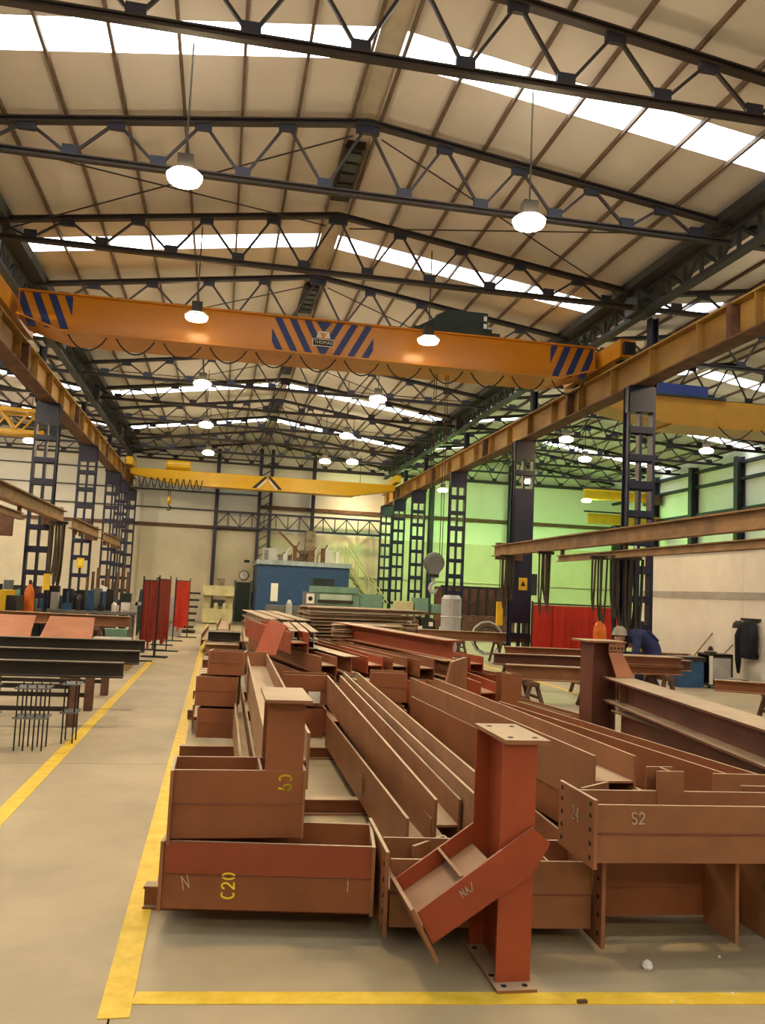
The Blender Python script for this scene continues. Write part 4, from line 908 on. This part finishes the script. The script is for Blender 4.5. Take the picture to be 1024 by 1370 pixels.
MB().bar((1.02, YB-.115, 2.05), (1.02, YB-.115, 2.19), .015, .006, (0, 1, 0)).build('hand', M_black, ck); MB().bar((1.02, YB-.115, 2.05), (1.1, YB-.115, 2.0), .015, .006, (0, 1, 0)).build('hand', M_black, ck)
tag(MB().box(1.0, 1.24, YB-.08, YB-.05, 2.62, 2.74).build('wall_notice', M_black), 'small dark notice above the wall clock', 'notice')
tag(MB().box(1.7, 3.4, 31.5, 32.1, .0, .95).build('supply_cabinet', M_grey), 'low grey cabinet in front of the blue office', 'cabinet')
bottle(2.5, 31.2, 1.25, .11, M_lgrey, 'pale gas cylinder in front of the blue office')

# ------------------------------------------------------------------ left side
# red welding screens along the aisle
def screen(x0, y0, x1, y1, z1, label, mt, zlo=.28):
    t = thing('welding_screen', label, 'screen', ((x0+x1)/2, (y0+y1)/2, 0), 'red welding screens by the aisle')
    A = Vector((x0, y0, 0)); B = Vector((x1, y1, 0)); d = (B-A).normalized(); n = Vector((-d.y, d.x, 0))
    for P in (A, B):
        MB().tube([P, P+Vector((0, 0, z1+.08))], .016, 6).build('post', M_black, t); MB().bar(P-n*.28+Vector((0, 0, .015)), P+n*.28+Vector((0, 0, .015)), .03, .03).build('foot', M_black, t)
    MB().tube([A+Vector((0, 0, z1)), B+Vector((0, 0, z1))], .014, 6).build('top_tube', M_black, t)
    L = (B-A).length; ns = max(3, int(L/.2))
    for i in range(ns):
        b = MB(); k = 4; z0 = zlo+R.uniform(-.06, .12); P = []
        for q in range(k+1): P.append(A+d*(L*(i+q/k)/ns)+n*(.03*math.sin((i*k+q)*1.3)))
        for zz in (z0, z1-.01): b.v += [p+n*.003+Vector((0, 0, zz)) for p in P]+[p-n*.003+Vector((0, 0, zz)) for p in P]
        m2 = 2*(k+1)
        for q in range(k): b.f += [(q, q+1, q+1+m2, q+m2), (q+k+1, q+k+1+m2, q+k+2+m2, q+k+2)]
        b.f += [(0, m2, m2+k+1, k+1), (k, k+k+1, m2+k+k+1, m2+k)]
        b.build('curtain_strip', mt, t)
    return t
screen(-1.50, 17.95, -1.28, 18.95, 1.62, 'nearest red welding screen at the aisle edge', M_red)
screen(-1.27, 19.1, -1.13, 20.7, 1.66, 'second red welding screen behind the nearest one', M_red)
screen(-1.45, 20.9, -1.35, 22.6, 1.62, 'third red welding screen, half hidden behind the second', M_red)
screen(-1.18, 24.4, -.86, 26.2, 1.66, 'farthest and brightest red welding screen by the aisle', M_red2)
for i in range(22):
    lx = -5.6+(i % 11)*.33; h0 = 1.55; w = R.uniform(.1, .26); h = R.uniform(.15, .5); yy = 21.35
    b = MB().box(lx, lx+w, yy+.02, yy+.3, [.0, .9][i//11], [.895, 1.2][i//11]+[0, h*.6][i//11]); b.box(lx+w*.2, lx+w*.7, yy, yy+.05, [.2, .95][i//11], [.3, 1.1][i//11]+h*.3)
    tag(b.build('stacked_case', R.choice((M_iron, M_grey, M_hoist, M_black, M_rust))), '%s case stacked behind the long left workbench, %s from the left' % (['lower', 'upper'][i//11], ORD[i % 11]), 'case', 'cases behind the left workbench')
bx = thing('profile_rack', 'dark rack of stacked profiles behind the farthest red screen', 'rack', (-.9, 29, 0))
MB().box(-1.25, -1.15, 28.9, 29.0, 0, 1.5).build('post', M_iron, bx)
for i in range(6): MB().box(-1.2, -.75+.03*i, 28.7, 29.3, .15+i*.22, .21+i*.22).build('arm', M_iron, bx)
MB().box(-1.5, -.7, 28.5, 29.4, 0, .08).build('base', M_iron, bx)
tag(MB().tube([(-1.35, 24, 1.6), (-1.34, 24, 1.85), (-1.28, 24, 2.1), (-1.2, 24, 2.15)], .05, 7).build('fume_arm', M_junk), 'bent fume arm sticking up behind the red screens', 'arm')
bpy.data.objects['fume_arm'].location.z = 0; 
# trestle table with dark beams
for i, (y, x1, zt, lb) in enumerate(((9.9, -.98, .70, 'nearest'), (11.1, -.92, .74, 'middle'), (12.6, -.98, .77, 'farthest'))):
    t = thing('trestle', '%s low steel trestle carrying a dark beam on the left' % lb, 'trestle', (-2.7, y, 0), 'steel trestles on the left')
    for x in (-1.48, -2.9, -4.3):
        MB().isec((x, y, 0), (x, y, zt-.17), .09, .10, .01, .01, Y_).build('leg', M_rust, t)
    for z in (.18, .42, ): MB().bar((-4.3, y+.06, z), (-1.5, y+.06, z), .04, .05).build('rail', M_iron, t)
    beam('%s of the three dark beams lying on trestles left of the aisle' % lb, (-5.2, y-.12, zt-.085), (x1, y+.03, zt-.085), .165, .17, Z_, M_iron)
bearer('brown bar lying on the far trestles', (-4.2, 13.4, .62), (-1.9, 13.6, .62), .06, .06, 'bars left of the aisle')
tag(MB().box(-4.3, -4.1, 13.2, 13.9, 0, .59).build('support_block', M_rust), 'rusty block under the left end of the brown bar', 'block'); tag(MB().box(-2.2, -2.0, 13.3, 13.9, 0, .59).build('support_block', M_rust), 'rusty block under the right end of the brown bar', 'block')
# bolt cages
for i, (x, y) in enumerate(((-1.64, 8.62), (-2.12, 8.75), (-1.36, 9.0))):
    t = thing('bolt_cage', ['bolt cage with long rods standing on the floor by the left yellow line', 'bolt cage cut by the left photo edge', 'slim bolt cage just behind the front one'][i], 'cage', (x, y, 0), 'anchor bolt cages')
    w = .12 if i < 2 else .05
    for z in (.29, .56): MB().box(x-w-.03, x+w+.03, y-.14, y+.14, z, z+.012).build('template_plate', M_grey, t)
    for sx in ((-1, -.35, .35, 1) if i < 2 else (-1, 1)):
        for sy in (-.11, .11): MB().tube([(x+sx*w, y+sy, 0), (x+sx*w, y+sy, .60)], .008, 6).build('rod', M_iron, t)
# tilted orange sheets
for i, (xa, xb) in enumerate(((-4.6, -3.06), (-2.83, -2.09))):
    P = MB().poly([(xa, 14.7, .52), (xb+.1, 14.7, .52), (xb, 15.7, .93), (xa, 15.7, .93)], (0, .006, -.012)).build('primed_sheet', M_plate)
    tag(P, ['wide orange primed sheet propped at the left photo edge', 'second orange primed sheet, just left of the aisle'][i], 'sheet', 'orange primed sheets')
    h = thing('sheet_stand', 'stand under the %s orange sheet' % ['left', 'right'][i], 'stand', ((xa+xb)/2, 15.2, 0))
    for x in (xa+.2, xb-.15):
        MB().box(x, x+.06, 14.75, 14.81, 0, .515).build('leg', M_grey, h); MB().box(x, x+.06, 15.55, 15.61, 0, .845).build('leg', M_grey, h)
        MB().bar((x+.03, 14.75, .505), (x+.03, 15.61, .858), .06, .02).build('rail', M_grey, h)
# pale boards
for i in range(2): tag(MB().box(-2.2+i*.0, -1.55, 16.0+i*.5, 16.3+i*.5, .38+i*.1, .44+i*.1).build('timber_board', M_wpaint), ['lower', 'upper'][i]+' pale board lying left of the nearest red screen', 'board')
tag(MB().box(-2.25, -1.5, 16.0, 16.85, 0, .38).build('board_pallet', M_wood), 'wooden pallet under the pale boards', 'pallet'); tag(MB().box(-2.2, -1.55, 16.52, 16.78, .38, .48).build('timber_packer', M_wood), 'packer under the upper pale board', 'board')
# long brown beam and bench line behind
beam('long brown beam on stands behind the orange sheets', (-4.3, 17.6, .82), (-1.62, 16.95, .82), .2, .2, Z_, M_ox2)
for x, y in ((-3.9, 17.5), (-2.2, 17.1)): horse(x, y, .715, 'sawhorse under the long brown beam on the left, %s one' % ('left' if x < -3 else 'right'), 'sawhorses on the left')
tag(MB().box(-2.35, -1.75, 17.9, 18.3, .25, .62).build('green_crate', M_mgreen), 'green crate under the end of the long brown beam', 'crate'); tag(MB().box(-2.4, -1.7, 17.85, 18.35, 0, .25).build('crate_base', M_wood), 'wooden base under the green crate', 'pallet')
tag(MB().lathe((-3.08, 16.5, 0), [(.14, 0), (.18, .5), (.19, .52)], 14).build('waste_bin', M_black), 'black waste bin between the two orange sheets', 'bin')
# benches, welders and cabinets around the left columns
we = thing('welding_machine', 'red welding machine with a yellow side at the left photo edge', 'machine', (-4.62, 18.2, 0))
MB().box(-5.02, -4.27, 18.0, 18.8, .1, 1.25).build('body', M_gas, we); MB().box(-4.27, -4.10, 18.0, 18.8, .1, 1.3).build('side_panel', M_yel, we); MB().box(-4.09, -3.90, 18.05, 18.7, .1, 1.2).build('rear_panel', M_black, we)
MB().lathe((-4.47, 17.99, .68), [(.07, 0), (.07, .012)], 14, (0, 1, 0)).build('dial', M_white, we); MB().lathe((-4.82, 18.3, 1.25), [(.14, 0), (.13, .1), (.05, .2)], 10).build('wire_reel', M_white, we)
for x in (-4.92, -4.02): MB().lathe((x, 18.02, .1), [(.1, -.03), (.1, .03)], 12, (0, 1, 0)).build('wheel', M_black, we)
bottle(-3.85, 18.9, 1.52, .105, M_gas, 'slim orange-red gas cylinder standing in front of the left column')
tag(MB().box(-3.62, -3.5, 19.0, 19.1, 1.32, 1.66).build('control_pendant', M_yel), 'yellow pendant control hanging below the left hoses', 'pendant'); MB().tube([(-3.56, 19.05, 1.66), (-3.56, 19.05, 2.8)], .012, 5).build('cable', M_cable, bpy.data.objects[[o.name for o in bpy.data.objects if o.name.startswith('control_pendant')][-1]])
ys_ = MB().box(-4.08, -3.88, 25.965, 25.985, 1.9, 2.18).build('sign', M_yel); tag(ys_, 'yellow sign on the left column beyond the pendant', 'sign'); MB().box(-4.04, -3.92, 25.955, 25.965, 1.97, 2.12).build('sign_field', M_spray, ys_)
cols = [M_grey, M_hoist, M_teal, M_iron, M_toolblue, M_rust, M_lgrey]
for i in range(5):
    x = -5.6+i*.62; y = 22.2+R.uniform(-.3, .3); h = R.uniform(1.0, 1.5); mt = cols[i % 7]
    c = thing('tool_locker', ['grey', 'dark green', 'teal', 'black', 'blue', 'rusty', 'pale grey'][i % 7]+' tool locker in the row behind the left column, %s from the left' % ORD[i], 'locker', (x, y, 0), 'tool lockers behind the left columns')
    MB().box(x, x+.52, y, y+.5, 0, h).build('body', mt, c); d_ = MB().box(x+.03, x+.49, y-.02, y, .08, h-.06).build('door', mt, c); MB().box(x+.42, x+.45, y-.04, y-.02, h*.5, h*.5+.12).build('handle', M_lgrey, d_)
wk = thing('work_bench', 'long steel workbench among the left columns', 'bench', (-4, 20.9, 0))
MB().box(-5.8, -1.9, 20.7, 21.3, .80, .86).build('top', M_grey, wk)
for x in (-5.7, -3.9, -2.0):
    for y in (20.75, 21.22): MB().box(x, x+.06, y, y+.06, 0, .8).build('leg', M_grey, wk)
for i in range(14):
    x = -5.6+i*.26; w = R.uniform(.1, .2); h = R.uniform(.12, .5)
    b = MB()
    if i % 3 == 0: b.lathe((x+.1, 20.95, .86), [(w*.5, 0), (w*.5, h*.7), (w*.2, h)], 10)
    elif i % 3 == 1: b.box(x, x+w, 20.85, 21.05, .86, .86+h); b.box(x+w*.2, x+w*.8, 20.8, 20.85, .9, .9+h*.5)
    else: b.box(x, x+w, 20.85, 21.1, .86, .9+h*.4); b.tube([(x+w/2, 20.95, .9+h*.4), (x+w/2, 20.95, 1.0+h)], .03, 6)
    tag(b.build('bench_tool', R.choice((M_lgrey, M_white, M_iron, M_rust, M_toolblue, M_wpaint, M_mgreen))), 'small tool or tin on the long left workbench, %s from the left' % ORDX[i], 'tool', 'tools on the left workbench')
br_ = thing('bar_rack', 'rack of upright rusty bars with a white tag behind the left workbench', 'rack', (-3.0, 24.0, 0))
for i in range(9): MB().box(-3.5+i*.13, -3.43+i*.13, 24+.05*(i % 2), 24.07+.05*(i % 2), 0, R.uniform(1.5, 2.1)).build('bar', M_rust, br_)
MB().box(-3.6, -2.25, 23.9, 24.25, 0, .1).build('base', M_iron, br_); MB().poly([(-3.2, 23.97, 1.2), (-3.02, 23.97, 1.1), (-2.92, 23.97, 1.38), (-3.1, 23.97, 1.45)], (0, -.01, 0)).build('tag', M_white, br_)
for i in range(3):
    x = -2.35+i*.0+i*.45; tag(MB().box(x, x+.4, 26.5, 27.0, 0, 1.35-.1*i).build('grey_cabinet', [M_hoist, M_grey, M_lgrey][i]), ['dark', 'mid grey', 'pale'][i]+' cabinet behind the bar rack on the left', 'cabinet')
af = thing('board_stand', 'pale A-frame of boards left of the red screens', 'frame', (-2.0, 22.2, 0))
MB().bar((-2.05, 22, 0), (-1.95, 22, 1.4), .1, .06).build('upright', M_wpaint, af); MB().bar((-1.95, 22, .1), (-1.6, 22, .9), .06, .06).build('brace', M_wpaint, af); MB().box(-2.05, -1.5, 21.95, 22.05, 1.0, 1.08).build('shelf', M_wpaint, af)
for i in range(8):
    x = -14+i*1.1; y = R.uniform(24, 33); tag(MB().box(x, x+.8, y, y+.7, 0, R.uniform(.8, 1.6)).build('machine_cabinet', R.choice(cols)), 'machine cabinet far back in the left bay, %s from the left' % ORD[i], 'cabinet', 'cabinets far back in the left bay')

# ------------------------------------------------------------------ worker bending over a beam
pw = thing('person', 'worker in navy overalls and grey hard hat, bending down with his back to the wall', 'person', (7.0, 13.35, 0))
def skin(name, verts, edges, radii, mt, parent, sub=2, root=0):
    me = bpy.data.meshes.new(name); o0 = origin(parent); me.from_pydata([tuple(Vector(v)-o0) for v in verts], edges, []); me.materials.append(mt)
    o = bpy.data.objects.new(name, me); COL.objects.link(o); o.parent = parent
    md = o.modifiers.new('skin', 'SKIN'); md.use_smooth_shade = True
    for i, r in enumerate(radii): me.skin_vertices[0].data[i].radius = (r, r) if not isinstance(r, tuple) else r
    me.skin_vertices[0].data[root].use_root = True
    s = o.modifiers.new('sub', 'SUBSURF'); s.levels = sub; s.render_levels = sub
    return o
px, py = 7.16, 13.35
vs = [(px, py, .80), (px-.10, py, .95), (px-.26, py, 1.06), (px-.42, py, 1.09), (px-.52, py, 1.08),      # pelvis, back, chest, neck base
      (px+.0, py-.11, .76), (px-.14, py-.14, .44), (px+.06, py-.14, .09), (px-.02, py-.14, .05), (px-.16, py-.14, .04),
      (px+.0, py+.11, .76), (px-.22, py+.14, .45), (px+.0, py+.14, .09), (px-.08, py+.14, .05), (px-.22, py+.14, .04),
      (px-.40, py-.19, 1.05), (px-.44, py-.24, .80), (px-.58, py-.20, .62),
      (px-.40, py+.19, 1.05), (px-.46, py+.24, .80), (px-.60, py+.18, .62)]
es = [(0, 1), (1, 2), (2, 3), (3, 4), (0, 5), (5, 6), (6, 7), (7, 8), (8, 9), (0, 10), (10, 11), (11, 12), (12, 13), (13, 14), (3, 15), (15, 16), (16, 17), (3, 18), (18, 19), (19, 20)]
rs = [.17, .175, .18, .14, .075, .12, .085, .06, .055, .045, .12, .085, .06, .055, .045, .085, .06, .045, .085, .06, .045]
skin('body', vs, es, rs, M_cloth, pw)
hd = MB().lathe((px-.62, py, .93), [(.03, 0), (.07, .03), (.088, .09), (.09, .15), (.07, .21), (.03, .235)], 14); hd.build('head', M_skin, pw, smooth=True)
MB().poly([(px-.70, py-.015, 1.02), (px-.70, py+.015, 1.02), (px-.73, py, .99)], (.02, 0, .01)).build('nose', M_skin, pw)
for s in (-1, 1):
    MB().lathe((px-.61, py+s*.09, 1.02), [(.02, -.01), (.025, 0), (.02, .01)], 8, (0, 1, 0)).build('ear', M_skin, pw); MB().lathe((px-.70, py+s*.033, 1.05), [(.01, 0), (.006, .006)], 8, (-1, 0, 0)).build('eye', M_black, pw)
MB().bar((px-.705, py-.025, .975), (px-.705, py+.025, .975), .008, .006).build('mouth', M_iron, pw)
hm = MB().lathe((px-.62, py, 1.07), [(.135, 0), (.138, .012), (.115, .02), (.112, .07), (.09, .12), (.05, .145), (.01, .152)], 18); hm.build('hard_hat', M_helm, pw, smooth=True)
for s in (-1, 1):
    hx, hy, hz = px-.60 if s > 0 else px-.585, py+s*.19, .60
    hv = [(hx, hy, hz), (hx-.04, hy-s*.01, hz-.055), (hx-.05, hy-s*.012, hz-.09)]; he = [(0, 1), (1, 2)]; hr = [.030, .034, .03]
    for f_ in range(4):
        k0 = len(hv); oy = (-.027+.018*f_)
        hv += [(hx-.058, hy+oy, hz-.10), (hx-.070, hy+oy, hz-.130-(.012 if f_ in (1, 2) else 0)), (hx-.060, hy+oy, hz-.155-(.014 if f_ in (1, 2) else 0))]; he += [(2, k0), (k0, k0+1), (k0+1, k0+2)]; hr += [.009, .0085, .007]
    k0 = len(hv); hv += [(hx-.02, hy-s*.045, hz-.06), (hx-.035, hy-s*.055, hz-.095)]; he += [(1, k0), (k0, k0+1)]; hr += [.011, .009]
    skin('hand', hv, he, hr, M_skin, pw, 1)
for s in (-1, 1): MB().lathe((px-.07 if s < 0 else px-.13, py+s*.14, 0), [(.055, 0), (.06, .03), (.055, .08), (.05, .12)], 10).build('boot_ankle', M_black, pw)
bd_ = MB().tube([(px-.0, py-.135, 1.0), (px-.2, py-.15, 1.18)], .02, 6).build('braces', M_cloth, pw)
